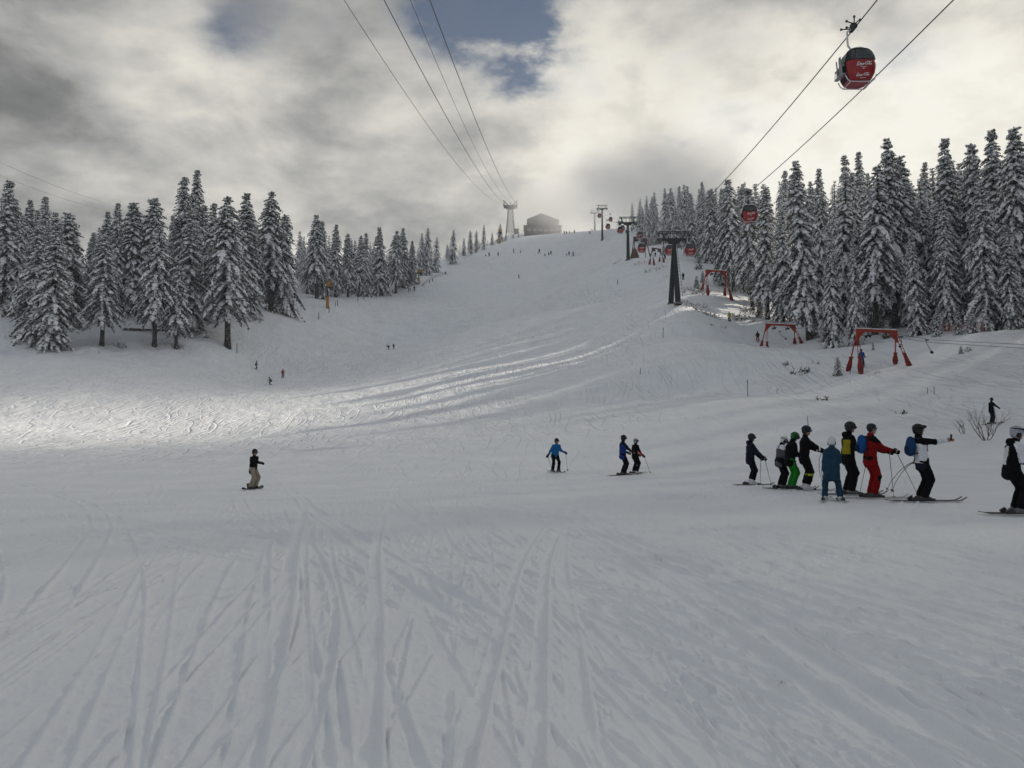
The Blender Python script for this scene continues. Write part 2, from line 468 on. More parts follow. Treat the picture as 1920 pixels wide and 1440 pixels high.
def snow_material(name, near=True):
    m = bpy.data.materials.new(name); m.use_nodes = True
    N = NT(m.node_tree)
    b = N.n('ShaderNodeBsdfPrincipled'); o = N.n('ShaderNodeOutputMaterial'); N.l(b.outputs[0], o.inputs[0])
    t = N.n('ShaderNodeTexCoord').outputs['Object']
    b.inputs['Roughness'].default_value = 0.55; b.inputs['Specular IOR Level'].default_value = 0.25
    f = N.noise(t, 0.35, 6.0, 0.6)
    N.l(N.ramp(f, [(0.3, (0.72, 0.745, 0.79)), (0.7, (0.82, 0.835, 0.86))]), b.inputs['Base Color'])
    # relief: wind and scraped snow at several sizes, thin lines of old ski tracks
    mp = N.n('ShaderNodeMapping'); N.l(t, mp.inputs['Vector']); mp.inputs['Scale'].default_value = (1.0, 0.75, 0.6)
    v = mp.outputs[0]
    h1 = N.math('MULTIPLY', N.noise(v, 0.55, 5.0, 0.6, 0.6), 0.36)
    h2 = N.math('MULTIPLY', N.noise(v, 2.6, 5.0, 0.62, 0.4), 0.06)
    rough = N.ramp(N.noise(t, 0.9, 4.0, 0.6), [(0.38, 0.75), (0.60, 1.0)])
    h3 = N.math('MULTIPLY', N.math('MULTIPLY', N.noise(v, 15.0, 5.0, 0.70), 0.014), rough)
    def lines(scale, seed, width, rot):
        mq = N.n('ShaderNodeMapping'); N.l(t, mq.inputs['Vector'])
        mq.inputs['Location'].default_value = (seed, seed * 1.7, 0); mq.inputs['Rotation'].default_value = (0, 0, R(rot)); mq.inputs['Scale'].default_value = (1.0, 0.22, 0.35)
        n = N.noise(mq.outputs[0], scale, 1.0, 0.4, 0.3)
        s = N.math('FRACT', N.math('MULTIPLY', n, 9.0))
        return N.ramp(N.math('ABSOLUTE', N.math('SUBTRACT', s, 0.5)), [(0.0, 0.0), (width, 1.0)], 'EASE')
    gate = N.ramp(N.noise(t, 0.045, 3.0, 0.5), [(0.38, 0.15), (0.62, 1.0)])
    ln = N.math('ADD', lines(0.22, 3.1, 0.10, 18), lines(0.30, 11.7, 0.12, -35))
    ln = N.math('ADD', ln, lines(0.26, 27.0, 0.10, 60))
    h4 = N.math('MULTIPLY', N.math('MULTIPLY', ln, gate), 0.075)
    geo = N.n('ShaderNodeNewGeometry')
    dist = N.vmath('LENGTH', geo.outputs['Position']).outputs['Value']
    far = N.ramp(N.math('DIVIDE', dist, 100.0), [(0.25, 0.0), (0.62, 1.0)])   # close to the start, tracks are modelled one by one
    h = N.math('ADD', h3, N.math('MULTIPLY', far, N.math('ADD', N.math('ADD', h1, h2), h4)))
    bm = N.n('ShaderNodeBump'); bm.inputs['Strength'].default_value = 1.0; bm.inputs['Distance'].default_value = 1.0
    N.l(h, bm.inputs['Height']); N.l(bm.outputs[0], b.inputs['Normal'])
    return m

MAT_SNOW = snow_material('snow')
me = snow_sheet(); me.materials.append(MAT_SNOW)
ground = link(bpy.data.objects.new('snow_ground', me)); tag(ground, kind='structure')

# ------------------------------------------------------------------ spruces
def frosted(name, dark, frost, amount, scale):
    m = bpy.data.materials.new(name); m.use_nodes = True
    N = NT(m.node_tree)
    b = N.n('ShaderNodeBsdfPrincipled'); o = N.n('ShaderNodeOutputMaterial'); N.l(b.outputs[0], o.inputs[0])
    t = N.n('ShaderNodeTexCoord').outputs['Object']
    b.inputs['Roughness'].default_value = 0.85; b.inputs['Specular IOR Level'].default_value = 0.12
    f = N.noise(t, scale, 5.0, 0.65)
    N.l(N.ramp(f, [(0.30, tuple(c * 0.7 for c in dark)), (0.5, dark), (0.5 + 0.5 * (1 - amount), frost)]), b.inputs['Base Color'])
    return m
MAT_NEEDLE = frosted('spruce_needles', (0.040, 0.045, 0.043), (0.50, 0.52, 0.54), 0.90, 3.0)
MAT_BARK = frosted('spruce_bark', (0.030, 0.025, 0.021), (0.34, 0.34, 0.35), 0.50, 5.0)
MAT_LOAD = material('snow_on_boughs', (0.80, 0.82, 0.85), 0.75, spec=0.1, var=0.28, scale=3.5, bump=0.7, bscale=9.0, bdist=0.08)

class Soup:
    def __init__(self): self.v = []; self.q = []; self.t = []; self.n = 0
    def add(self, v, q=None, t=None):
        v = np.asarray(v, np.float32)
        if q is not None: self.q.append(np.asarray(q, np.int32) + self.n)
        if t is not None: self.t.append(np.asarray(t, np.int32) + self.n)
        self.v.append(v); self.n += len(v)
    def mesh(self, name, mat, smooth):
        me = mesh_np(name, np.vstack(self.v), np.vstack(self.q) if self.q else None, np.vstack(self.t) if self.t else None, smooth)
        me.materials.append(mat); return me

def unit(v): return v / (np.linalg.norm(v) + 1e-9)

def make_spruce(seed, H=24.0, rmax=3.8, bare=0.10, whorl=0.50, per=7, snow=1.0, twigs=10, droop=1.0, taper=0.66, ragged=0.3, young=False, frost=0.78):
    """snow-laden spruce: trunk, needle sprays on drooping boughs, snow lying in lumps on every bough"""
    g = np.random.default_rng(seed)
    trunk, crown, load = Soup(), Soup(), Soup()
    n = 8; zs = np.linspace(-0.6, H * 0.985, 12)
    wx = np.cumsum(g.normal(0, 0.05, 12)) * H / 24; wy = np.cumsum(g.normal(0, 0.05, 12)) * H / 24
    r0 = 0.0150 * H
    vs = []
    for i, z in enumerate(zs):
        rad = r0 * (1 - max(z, 0) / H) ** 0.8 + 0.015 + (0.35 * r0 * max(0, 1 - (z + 0.6) / 1.2))
        for k in range(n):
            a = 2 * pi * k / n; vs.append((wx[i] + rad * cos(a), wy[i] + rad * sin(a), z))
    q = [(i * n + k, i * n + (k + 1) % n, (i + 1) * n + (k + 1) % n, (i + 1) * n + k) for i in range(11) for k in range(n)]
    trunk.add(vs, q)
    z = bare * H; az = g.uniform(0, 6.28)
    lump = g.uniform(1 - ragged, 1 + ragged, (14, 8))          # a crown fuller here, thinner there
    UP = np.array([0, 0, 1.0])
    def pad(a, b, w, h, rough=0.25):
        """one lump of snow from a to b: low dome with an uneven outline"""
        ax = b - a; ln = np.linalg.norm(ax) + 1e-6; s = unit(np.cross(ax, UP)) * w
        j = lambda k: 1 + g.uniform(-rough, rough)
        m = (a + b) / 2; up = UP * h
        V = [a, a * .7 + b * .3 - s * j(0), a * .7 + b * .3 + s * j(0), a * .25 + b * .75 - s * .85 * j(0), a * .25 + b * .75 + s * .85 * j(0), b - up * .25,
             a * .72 + b * .28 + up * j(0), a * .38 + b * .62 + up * 1.05 * j(0)]
        load.add(V, [(1, 6, 7, 3), (6, 2, 4, 7)], [(0, 6, 1), (0, 2, 6), (3, 7, 5), (7, 4, 5)])
    while z < H * 0.985:
        t = (z - bare * H) / (H * (1 - bare))
        env = (1 - t) ** taper * (0.70 + 0.30 * min(1, t / 0.22)) * rmax
        nb = per if t < 0.8 else max(4, per - 2)
        cx = np.interp(z, zs, wx); cy = np.interp(z, zs, wy)
        for b in range(nb):
            az += 2.399 + g.normal(0, 0.25)
            if g.random() < 0.08 + 0.15 * (t < 0.12): continue
            L = env * g.uniform(0.66, 1.12) * lump[int(t * 13.9), int((az % 6.283) * 1.2732) % 8] + 0.16
            d = np.array([cos(az), sin(az), 0]); s = np.array([-sin(az), cos(az), 0])
            a0 = (0.42 * (t - 0.55) - 0.28 * droop + (0.5 if t > 0.92 else 0)) + g.normal(0, 0.09)
            fall = (0.24 + 0.34 * (1 - t)) * droop
            us = np.array([0.0, 0.22, 0.45, 0.68, 0.86, 1.0])
            P = np.array([cx, cy, z])[None] + L * (us[:, None] * d * (1 - 0.10 * us[:, None]) + np.stack([0 * us, 0 * us, us * a0 - fall * us ** 2 + 0.10 * us ** 4], 1))
            at_u = lambda u: np.array([np.interp(u, us, P[:, c]) for c in range(3)])
            wid = (0.085 + 0.105 * L) * np.array([0.35, 0.8, 1.05, 0.95, 0.65, 0.12]) * g.uniform(0.85, 1.2)
            for k in range(twigs):                              # needle sprays hanging from both edges of the bough
                u = 0.12 + 0.86 * (k + g.random()) / twigs
                p = at_u(u); side = 1 if k % 2 else -1
                out = unit(s * side * g.uniform(0.4, 1.1) + d * g.uniform(0.15, 0.9) + np.array([0, 0, -g.uniform(0.35, 1.1) * (1.0 if not young else 0.3)]))
                ln = (0.24 + 0.19 * L) * g.uniform(0.65, 1.25) * (1.15 - 0.45 * u)
                ac = unit(np.cross(out, np.array([g.normal(0, .4), g.normal(0, .4), 1.0]))) * ln * g.uniform(0.20, 0.34)
                crown.add([p, p + out * ln * 0.45 + ac, p + out * ln, p + out * ln * 0.5 - ac], [(0, 1, 2, 3)])
                if g.random() < frost * min(1.1, snow):
                    pad(p + UP * .02, p + out * ln * g.uniform(0.6, 1.0) + UP * .03, ln * g.uniform(0.12, 0.22), (0.05 + 0.12 * ln) * g.uniform(0.6, 1.4) * snow)
            st = np.vstack([P + s * wid[:, None] * 0.8 - [0, 0, 0.03], P - s * wid[:, None] * 0.8 - [0, 0, 0.03]])
            crown.add(st, [(i, i + 1, i + 7, i + 6) for i in range(5)])
            u0 = g.uniform(0.08, 0.25)                          # lumps of snow along the bough, with dark breaks between
            while u0 < 0.97:
                du = g.uniform(0.12, 0.30)
                u1 = min(1.02, u0 + du); um = (u0 + u1) / 2
                if g.random() < 0.9 * snow:
                    w = float(np.interp(um, us, wid)) * g.uniform(0.55, 1.15) + 0.02
                    o = s * g.normal(0, 0.25) * w
                    pad(at_u(u0) + o, at_u(min(1, u1)) + o * .5, w, (0.07 + 0.065 * L) * snow * g.uniform(0.6, 1.5), 0.35)
                u0 = u1 - 0.04 + g.uniform(0, 0.07)
        z += whorl * g.uniform(0.75, 1.25) * (1.0 if t < 0.7 else 0.66)
    for k in range(6):                                          # leader
        a = g.uniform(0, 6.28); p = np.array([wx[-1], wy[-1], H * (0.945 + 0.007 * k)])
        o2 = unit(np.array([cos(a), sin(a), 0.5])); ac = np.cross(o2, UP) * 0.08
        crown.add([p, p + o2 * 0.25 + ac, p + o2 * 0.5, p + o2 * 0.25 - ac], [(0, 1, 2, 3)])
        pad(p, p + o2 * .42, .07, .07)
    return (trunk.mesh('trunk', MAT_BARK, True), crown.mesh('crown', MAT_NEEDLE, False), load.mesh('snow_load', MAT_LOAD, True), H)

FULL = [make_spruce(101, rmax=3.9, bare=0.07), make_spruce(102, rmax=3.3, bare=0.10, droop=1.25), make_spruce(103, rmax=4.4, bare=0.05, droop=1.15, per=8, taper=0.58),
        make_spruce(104, rmax=3.0, bare=0.06, whorl=0.46, droop=1.35), make_spruce(105, rmax=3.7, bare=0.20, droop=1.1), make_spruce(106, rmax=4.1, bare=0.28, droop=1.2, taper=0.6)]
FAR = [make_spruce(201, rmax=4.0, bare=0.06, whorl=0.72, per=6, twigs=5, droop=1.2, snow=1.15, frost=1.0), make_spruce(202, rmax=3.3, bare=0.10, whorl=0.72, per=6, twigs=5, droop=1.3, snow=1.15, frost=1.0),
       make_spruce(203, rmax=4.6, bare=0.03, whorl=0.75, per=6, twigs=5, snow=1.15, taper=0.58, frost=1.0)]
MASS = make_spruce(204, rmax=4.6, bare=0.05, whorl=1.15, per=5, twigs=2, droop=1.2, snow=1.3, frost=0.9)
YOUNG = [make_spruce(301, H=4.0, rmax=1.35, bare=0.02, whorl=0.26, per=6, twigs=6, droop=0.75, young=True, snow=0.9), make_spruce(302, H=4.0, rmax=1.05, bare=0.04, whorl=0.30, per=5, twigs=6, droop=0.9, young=True, snow=0.9)]
print('TRIS', [sum(len(m.polygons) for m in v[:3]) for v in FULL + FAR + YOUNG + [MASS]])

def spruce(variant, loc, height, label, group, cat='tree', wide=1.0, name='spruce_tree'):
    o = empty(name, loc, random.uniform(0, 6.28))
    s = height / variant[3]
    o.scale = (s * wide, s * wide, s)
    o.rotation_euler[0] = random.gauss(0, R(1.1)); o.rotation_euler[1] = random.gauss(0, R(1.1))
    tag(o, label, cat, group)
    for nm, me in zip(('trunk', 'crown', 'snow_load'), variant[:3]):
        c = bpy.data.objects.new(nm, me); COL.objects.link(c); c.parent = o
    return o
placed = []
def tree_at(px, top, Y, variant, label, group, wide=1.0, name='spruce_tree', minh=1.0):
    g0 = ground_at(px, Y)
    tp = at(px, top, Y)
    h = max(minh, tp.z - g0.z + 0.2)
    placed.append((g0.x, g0.y))
    g0.z -= 0.15
    return spruce(variant, g0, h, label, group, wide=wide, name=name)
# ---- trees that can be told apart, left of the piste (photo x, photo y of the top, distance, kind, looks)
GL, GR = 'spruces left of the piste', 'spruces right of the lift line'
LEFT = [
    (6, 335, 150, 0, 'tall dark spruce cut by the left edge of the view'),
    (47, 372, 160, 3, 'thin pointed spruce just inside the left edge of the wood'),
    (78, 366, 158, 1, 'spruce with a crooked top near the left edge, behind a broad low one'),
    (66, 424, 133, 2, 'broad round-topped spruce, front row at the far left'),
    (97, 415, 128, 0, 'snow-caked spruce with a short dark stump of trunk, frontmost at the far left'),
    (128, 398, 146, 2, 'wide spruce whose right side drops to the bright gap in the wood'),
    (186, 392, 152, 1, 'narrow spruce right of the bright gap, behind a broader one'),
    (212, 380, 154, 3, 'slim spike-topped spruce just right of the bright gap'),
    (190, 440, 136, 5, 'stout spruce with bare lower trunk on the flat snow, left of the dark brush heap'),
    (246, 378, 156, 2, 'shaggy spruce with flat double crown, left half'),
    (283, 372, 158, 2, 'shaggy spruce with drooping top, second of the flat-crowned two'),
    (290, 425, 141, 5, 'spruce on a straight bare trunk in front of the fallen log'),
    (330, 500, 142, 5, 'short spruce beside the fallen log, on a slightly leaning trunk'),
    (345, 332, 162, 1, 'tallest spruce left of the piste, left of a spiky twin'),
    (357, 315, 165, 3, 'spiky spruce rising highest above the left wood'),
    (352, 395, 152, 0, 'mid-height spruce standing below the tallest twin spires'),
    (388, 378, 160, 1, 'ragged spruce with broken top right of the twin spires'),
    (427, 366, 151, 5, 'large spruce with long bare trunk at the edge of the piste'),
    (460, 360, 172, 0, 'tall spruce right behind the long bare trunk'),
    (508, 357, 184, 5, 'big solitary-looking spruce above the steep snow bank'),
    (530, 402, 186, 2, 'dense low-skirted spruce leaning on the big one above the bank'),
    (594, 400, 224, 5, 'broad spruce directly behind the nearer snow gun'),
    (606, 415, 226, 1, 'second point of the spruce pair behind the nearer snow gun'),
    (625, 420, 238, 3, 'narrow dark spire right of the nearer snow gun'),
    (652, 438, 244, 4, 'spruce with frosted bare trunk, left of two right of the nearer snow gun'),
    (672, 440, 252, 4, 'spruce with frosted bare trunk, right of two right of the nearer snow gun'),
    (684, 436, 262, 3, 'slim spruce behind the frosted bare trunks'),
    (711, 423, 270, 0, 'conical spruce standing clear above the row of marker poles'),
    (742, 432, 276, 5, 'dark spruce left of the farther snow gun'),
    (756, 426, 282, 3, 'pointed spruce right against the dark one by the farther snow gun'),
    (772, 450, 286, 0, 'low spruce just behind the farther snow gun'),
    (790, 436, 306, 1, 'left spruce of the pair beyond the farther snow gun'),
    (801, 427, 308, 0, 'taller right spruce of the pair beyond the farther snow gun'),
    (817, 444, 322, 3, 'thin spruce right of the pair beyond the farther snow gun'),
    (849, 430, 352, 0, 'isolated dark conical spruce on the edge below the cable tower'),
    (870, 446, 372, 3, 'small spruce between the dark conical one and the cable tower'),
    (882, 431, 405, 3, 'pale spire, first of three below the cable tower'),
    (893, 432, 410, 0, 'pale spire, second of three below the cable tower'),
    (907, 421, 420, 1, 'pale spire, third and tallest of three below the cable tower'),
    (923, 436, 455, 0, 'frosty spruce just left of the foot of the cable tower'),
    (938, 420, 470, 2, 'frosty bushy spruce touching the left leg of the cable tower'),
    (948, 436, 480, 2, 'low frosty spruce in front of the cable tower foot'),
    (972, 436, 500, 2, 'small frosty spruce between the cable tower and the lodge'),
]
for (px, top, Y, k, lab) in LEFT:
    tree_at(px, top, Y, (FAR[k % 3] if Y > 290 else FULL[k]), lab, GL, wide=random.uniform(1.1, 1.4) * (1.1 if Y > 300 else 1.0))
RIGHT = [
    (1375, 333, 152, 5, 'tall spruce with dark bare trunk right of the farthest clear red gantry'),
    (1358, 352, 165, 1, 'spruce directly above the farthest clear red gantry'),
    (1398, 348, 158, 1, 'spruce standing straight behind the hanging cabin in the wood'),
    (1440, 343, 130, 4, 'broad white-layered spruce right of the hanging cabin'),
    (1412, 352, 139, 5, 'spruce with flared dark trunk right of the hanging cabin'),
    (1420, 376, 145, 3, 'slim spruce added behind the broad white-layered one to block the sun'),  # extra spruce, put in to stop sunlight on the snow beside the wood
    (1466, 390, 128, 0, 'fan-shaped spruce on the right flank of the broad white-layered one'),
    (1483, 316, 162, 1, 'slender spruce behind the middle red gantry'),
    (1518, 294, 114, 4, 'tall pointed spruce with bare stem right of the middle red gantry'),
    (1545, 314, 127, 3, 'narrow spruce in the gap between two tall pointed ones'),
    (1563, 425, 103, 3, 'snow-white low spruce in front of the taller row, left of the near gantry'),
    (1584, 291, 134, 1, 'tall spruce behind the low snow-white one'),
    (1606, 450, 102, 1, 'white spruce directly behind the left leg of the near red gantry'),
    (1619, 283, 136, 3, 'spiked spruce over the left end of the near red gantry'),
    (1640, 310, 108, 5, 'heavily laden spruce with dark trunk behind the beam of the near red gantry'),
    (1677, 259, 112, 4, 'very tall spruce with a thin tip over the right leg of the near red gantry'),
    (1700, 288, 113, 2, 'rounded spruce pressed against the right side of the very tall one'),
    (1722, 430, 100, 0, 'full-skirted spruce right of the near red gantry, crown to the snow'),
    (1738, 305, 140, 1, 'dull dark spruce standing back between two very tall ones'),
    (1782, 253, 113, 0, 'very tall dark spruce with dense pointed top, near the right side'),
    (1776, 375, 100, 1, 'shorter white-topped spruce in front of the dark pointed one'),
    (1835, 267, 112, 2, 'tall spruce with forked double top near the right edge'),
    (1850, 355, 97, 2, 'big spruce with fanned white boughs, front row near the right edge'),
    (1876, 242, 108, 0, 'tallest spruce in view, dark tip near the right edge'),
    (1906, 240, 104, 2, 'tall shaggy spruce cut by the right edge of the view'),
    (1900, 420, 95, 0, 'laden spruce in the front row cut by the right edge'),
    (1296, 362, 228, 0, 'grey-white spruce standing free left of the wood, behind the nearest pylon cabin'),
    (1274, 350, 262, 3, 'frosted spire left of the free-standing grey-white spruce'),
    (1248, 352, 282, 1, 'frosted spire above the second pylon line, at the thin end of the wood'),
    (1318, 340, 236, 1, 'frosted spruce where the upper cable crosses the wood'),
    (1333, 356, 210, 0, 'frosted spruce right of the cable crossing, in front of paler ones'),
    (1228, 358, 330, 0, 'mist-pale spruce near the left end of the right wood'),
    (1212, 366, 352, 1, 'mist-pale spruce second from the left end of the right wood'),
    (1198, 372, 372, 3, 'mist-pale spruce almost at the left end of the right wood'),
    (1186, 378, 385, 0, 'most faded spruce at the left end of the right wood'),
]
def SUN_LANE(x, y):                      # unseen strip kept treeless along the sun so its beams reach the slope
    return x > 36 and -10.0 < (y - 125) * sin(SUN_AZ) - (x - 25) * cos(SUN_AZ) < 10.0
for (px, top, Y, k, lab) in RIGHT:
    tree_at(px, top, Y, (FAR[k % 3] if Y > 270 else FULL[k]), lab, GR, wide=random.uniform(0.85, 1.05) * (1.12 if Y > 270 else 1.0))

# ---- the wood behind them
EDGE_L = ([0, 80, 180, 285, 410, 500, 600, 700, 800, 850, 900, 940], [150, 148, 152, 158, 170, 200, 240, 272, 322, 372, 440, 486])
SKY_L = ([0, 50, 130, 180, 250, 300, 350, 400, 460, 510, 550, 600, 640, 700, 760, 830, 900, 950], [350, 378, 405, 418, 392, 405, 372, 395, 385, 392, 432, 428, 448, 446, 458, 456, 445, 432])
EDGE_R = ([1180, 1240, 1300, 1340, 1400, 1450, 1520, 1600, 1700, 1800, 1930], [330, 275, 225, 192, 152, 140, 130, 116, 110, 107, 104])
SKY_R = ([1180, 1200, 1240, 1300, 1340, 1400, 1450, 1500, 1600, 1700, 1800, 1930], [392, 376, 354, 342, 350, 338, 335, 330, 318, 312, 306, 290])
def fill(n, lo, hi, edge, skyl, depth, group, zones, gap):
    got = tries = 0
    while got < n and tries < n * 40:
        tries += 1
        px = random.uniform(lo, hi)
        Y = float(np.interp(px, *edge)) * (1 + depth * random.random() ** 1.2)
        x = (px - CX) / F_PX * Y
        if group == GR and SUN_LANE(x, Y): continue
        if group == GL and 138 < px < 168 and Y < 230: continue
        if any((x - a) ** 2 + (Y - b) ** 2 < gap * gap for a, b in placed): continue
        top = float(np.interp(px, *skyl)) + random.uniform(0, 62) * (150 / Y) ** 0.5
        g0 = ground_at(px, Y); h = at(px, top, Y).z - g0.z
        if h > 29: top = project((g0.x, Y, g0.z + random.uniform(21, 28)))[1]
        if h < 5.5: continue
        rel = Y / float(np.interp(px, *edge))
        row = 'second-row' if rel < 1.16 else 'third-row' if rel < 1.36 else 'far-back'
        size = 'short' if h < 13 else 'mid-height' if h < 19 else 'tall'
        wd = random.uniform(0.85, 1.15) if group == GR else random.uniform(1.0, 1.3); q = wd - (0 if group == GR else .15); shape = 'slim' if q < .95 else 'full' if q < 1.05 else 'broad'
        lab = size + ' ' + shape + ' snowy ' + row + ' spruce ' + next(l for (limit, l) in zones if px < limit)
        far = Y > 230 or random.random() < 0.35
        tree_at(px, top, Y, random.choice(FAR if far else FULL), lab, group, wide=wd)
        got += 1
fill(95, -20, 955, EDGE_L, SKY_L, 0.55, GL, [(40, 'at the very left edge'), (110, 'a little in from the left edge'), (165, 'left of the bright gap in the left wood'), (230, 'just right of the bright gap in the left wood'),
     (290, 'behind the flat-crowned pair'), (340, 'above the fallen log'), (390, 'behind the twin spires'), (450, 'behind the long bare trunk'), (510, 'behind the big spruce on the bank'), (570, 'in the dip left of the nearer snow gun'),
     (630, 'behind the nearer snow gun'), (700, 'behind the frosted bare trunks'), (770, 'behind the farther snow gun'), (830, 'beyond the farther snow gun'), (875, 'by the dark conical spruce'), (9999, 'below the cable tower')], 3.0)
fill(123, 1185, 1935, EDGE_R, SKY_R, 0.75, GR, [(1215, 'at the misty left end of the right wood'), (1245, 'above the brown pointed hut'), (1275, 'behind the dull gantries'), (1305, 'behind the nearest pylon'), (1345, 'where the upper cable crosses the wood'),
     (1385, 'above the third red gantry'), (1425, 'behind the hanging cabin'), (1470, 'behind the broad white-layered spruce'), (1530, 'above the middle red gantry'), (1590, 'behind the low snow-white spruce'), (1650, 'above the left half of the near gantry'),
     (1710, 'above the right half of the near gantry'), (1770, 'above the disc on the mound'), (1830, 'behind the pink net'), (1880, 'close to the right edge'), (9999, 'at the very right edge')], 3.0)

# ---- the rows farther in, and the same wood past the right edge of the view: nobody could count those trees
def wood_mass(name, spots, hlo, hhi, tops=None):
    s = [Soup(), Soup(), Soup()]
    src = []
    for me in MASS[:3]:
        v = np.empty(len(me.vertices) * 3, np.float32); me.vertices.foreach_get('co', v); v = v.reshape(-1, 3)
        fq = np.array([p.vertices[:] for p in me.polygons if len(p.vertices) == 4], np.int32).reshape(-1, 4)
        ft = np.array([p.vertices[:] for p in me.polygons if len(p.vertices) == 3], np.int32).reshape(-1, 3)
        src.append((v, fq, ft))
    g = np.random.default_rng(5)
    for i, (x, y) in enumerate(spots):
        z = gz(x, y)
        H = g.uniform(hlo, hhi) if tops is None else tops[i]
        h = H / 24.0; a = g.uniform(0, 6.28)
        for k in range(3):
            v, fq, ft = src[k]
            w = np.stack([v[:, 0] * cos(a) - v[:, 1] * sin(a), v[:, 0] * sin(a) + v[:, 1] * cos(a), v[:, 2]], 1) * h + [x, y, z - 0.2]
            s[k].add(w, fq if len(fq) else None, ft if len(ft) else None)
    V, Q, T, n = [], [], [], 0
    mq, mt = [], []
    for k in range(3):
        vv = np.vstack(s[k].v); V.append(vv)
        if s[k].q: q = np.vstack(s[k].q) + n; Q.append(q); mq.append(np.full(len(q), k))
        if s[k].t: t = np.vstack(s[k].t) + n; T.append(t); mt.append(np.full(len(t), k))
        n += len(vv)
    me = mesh_np(name, np.vstack(V), np.vstack(Q), np.vstack(T) if T else None, True, np.concatenate(mq + mt))
    for m in (MAT_BARK, MAT_NEEDLE, MAT_LOAD): me.materials.append(m)
    return link(bpy.data.objects.new(name, me))
g_ = np.random.default_rng(9); spots = []; tries = 0
while len(spots) < 185 and tries < 9000:
    tries += 1
    x, y = g_.uniform(42, 128), g_.uniform(-45, 97)
    if x < max(50, 0.665 * y + 5.5) or (y > 84 and x < 70): continue
    if any((x - a) ** 2 + (y - b) ** 2 < 12 for a, b in spots): continue
    spots.append((x, y))
tag(wood_mass('forest', spots, 25, 32), 'dense snowy spruce wood going on beyond the right edge', 'wood', kind='stuff')
def deep(n, lo, hi, edge, skyl, d0, d1, grp):
    sp, hs, tr = [], [], 0
    while len(sp) < n and tr < n * 60:
        tr += 1
        px = random.uniform(lo, hi); Y = float(np.interp(px, *edge)) * random.uniform(d0, d1); x = (px - CX) / F_PX * Y
        if grp == 'R' and SUN_LANE(x, Y): continue
        if grp == 'L' and 138 < px < 168 and Y < 260: continue
        if any((x - a) ** 2 + (Y - b) ** 2 < 9 for a, b in placed): continue
        g0 = ground_at(px, Y); h = at(px, float(np.interp(px, *skyl)) + random.uniform(4, 60) * (150 / Y) ** .5 * 1.2, Y).z - g0.z
        if h < 6: continue
        sp.append((g0.x, g0.y)); hs.append(min(h, random.uniform(20, 28))); placed.append((g0.x, g0.y))
    return sp, hs
sp, hs = deep(200, -30, 945, EDGE_L, SKY_L, 1.04, 1.7, 'L')
tag(wood_mass('forest', sp, 0, 0, hs), 'deeper rows of the snowy spruce wood left of the piste', 'wood', kind='stuff')
sp, hs = deep(110, 1200, 1940, EDGE_R, SKY_R, 1.2, 2.0, 'R')
tag(wood_mass('forest', sp, 0, 0, hs), 'deeper rows of the snowy spruce wood right of the lifts', 'wood', kind='stuff')
# ------------------------------------------------------------------ materials of the lifts and buildings
M_STEEL = material('dark_painted_steel', (0.028, 0.033, 0.040), 0.5, metal=0.3, var=0.25, scale=1.5)
M_GALV = material('galvanised_steel', (0.30, 0.31, 0.32), 0.45, metal=0.6, var=0.15, scale=6)
M_WHITE = material('white_painted_steel', (0.62, 0.63, 0.64), 0.4, var=0.08, scale=8)
M_ROPE = material('steel_rope', (0.045, 0.045, 0.048), 0.6, metal=0.3)
M_ROPEICE = material('frosted_rope', (0.50, 0.51, 0.53), 0.8, var=0.3, scale=3)
M_RED = material('cabin_red', (0.28, 0.008, 0.010), 0.32, spec=0.5, var=0.08, scale=3)
M_GLASS = material('tinted_glass', (0.012, 0.020, 0.024), 0.06, spec=0.75)
M_GLASS2 = material('pale_sky_glass', (0.16, 0.25, 0.27), 0.10, spec=0.6)
M_BLACK = material('black_rubber', (0.014, 0.014, 0.015), 0.6, var=0.2, scale=9)
M_LOGO = material('white_print', (0.75, 0.75, 0.75), 0.5)
M_GANTRY = material('red_painted_steel', (0.32, 0.036, 0.017), 0.5, var=0.30, scale=2.5, bump=0.2, bscale=14)
M_PAD = material('red_crash_pad', (0.20, 0.016, 0.010), 0.7, var=0.30, scale=3.0, bump=0.5, bscale=6, bdist=0.05)
M_CONC = material('concrete', (0.16, 0.16, 0.155), 0.9, var=0.25, scale=4, bump=0.3)
M_YEL = material('yellow_paint', (0.42, 0.20, 0.018), 0.5, var=0.2, scale=4)
M_TAN = material('weathered_wood', (0.13, 0.085, 0.055), 0.85, var=0.35, scale=3, bump=0.3, bscale=20)
M_WALL = material('lodge_wall', (0.12, 0.105, 0.09), 0.9, var=0.2, scale=1.2)
M_ROOF = material('lodge_roof', (0.085, 0.08, 0.075), 0.9, var=0.3, scale=0.8)
M_WIN = material('lodge_window', (0.30, 0.30, 0.28), 0.25, spec=0.5)
M_TWIG = material('bare_twigs', (0.060, 0.042, 0.032), 0.9, var=0.3, scale=6)
M_POLE = material('marker_pole', (0.055, 0.048, 0.042), 0.7, var=0.3, scale=8)
M_SNOWCAP = MAT_LOAD

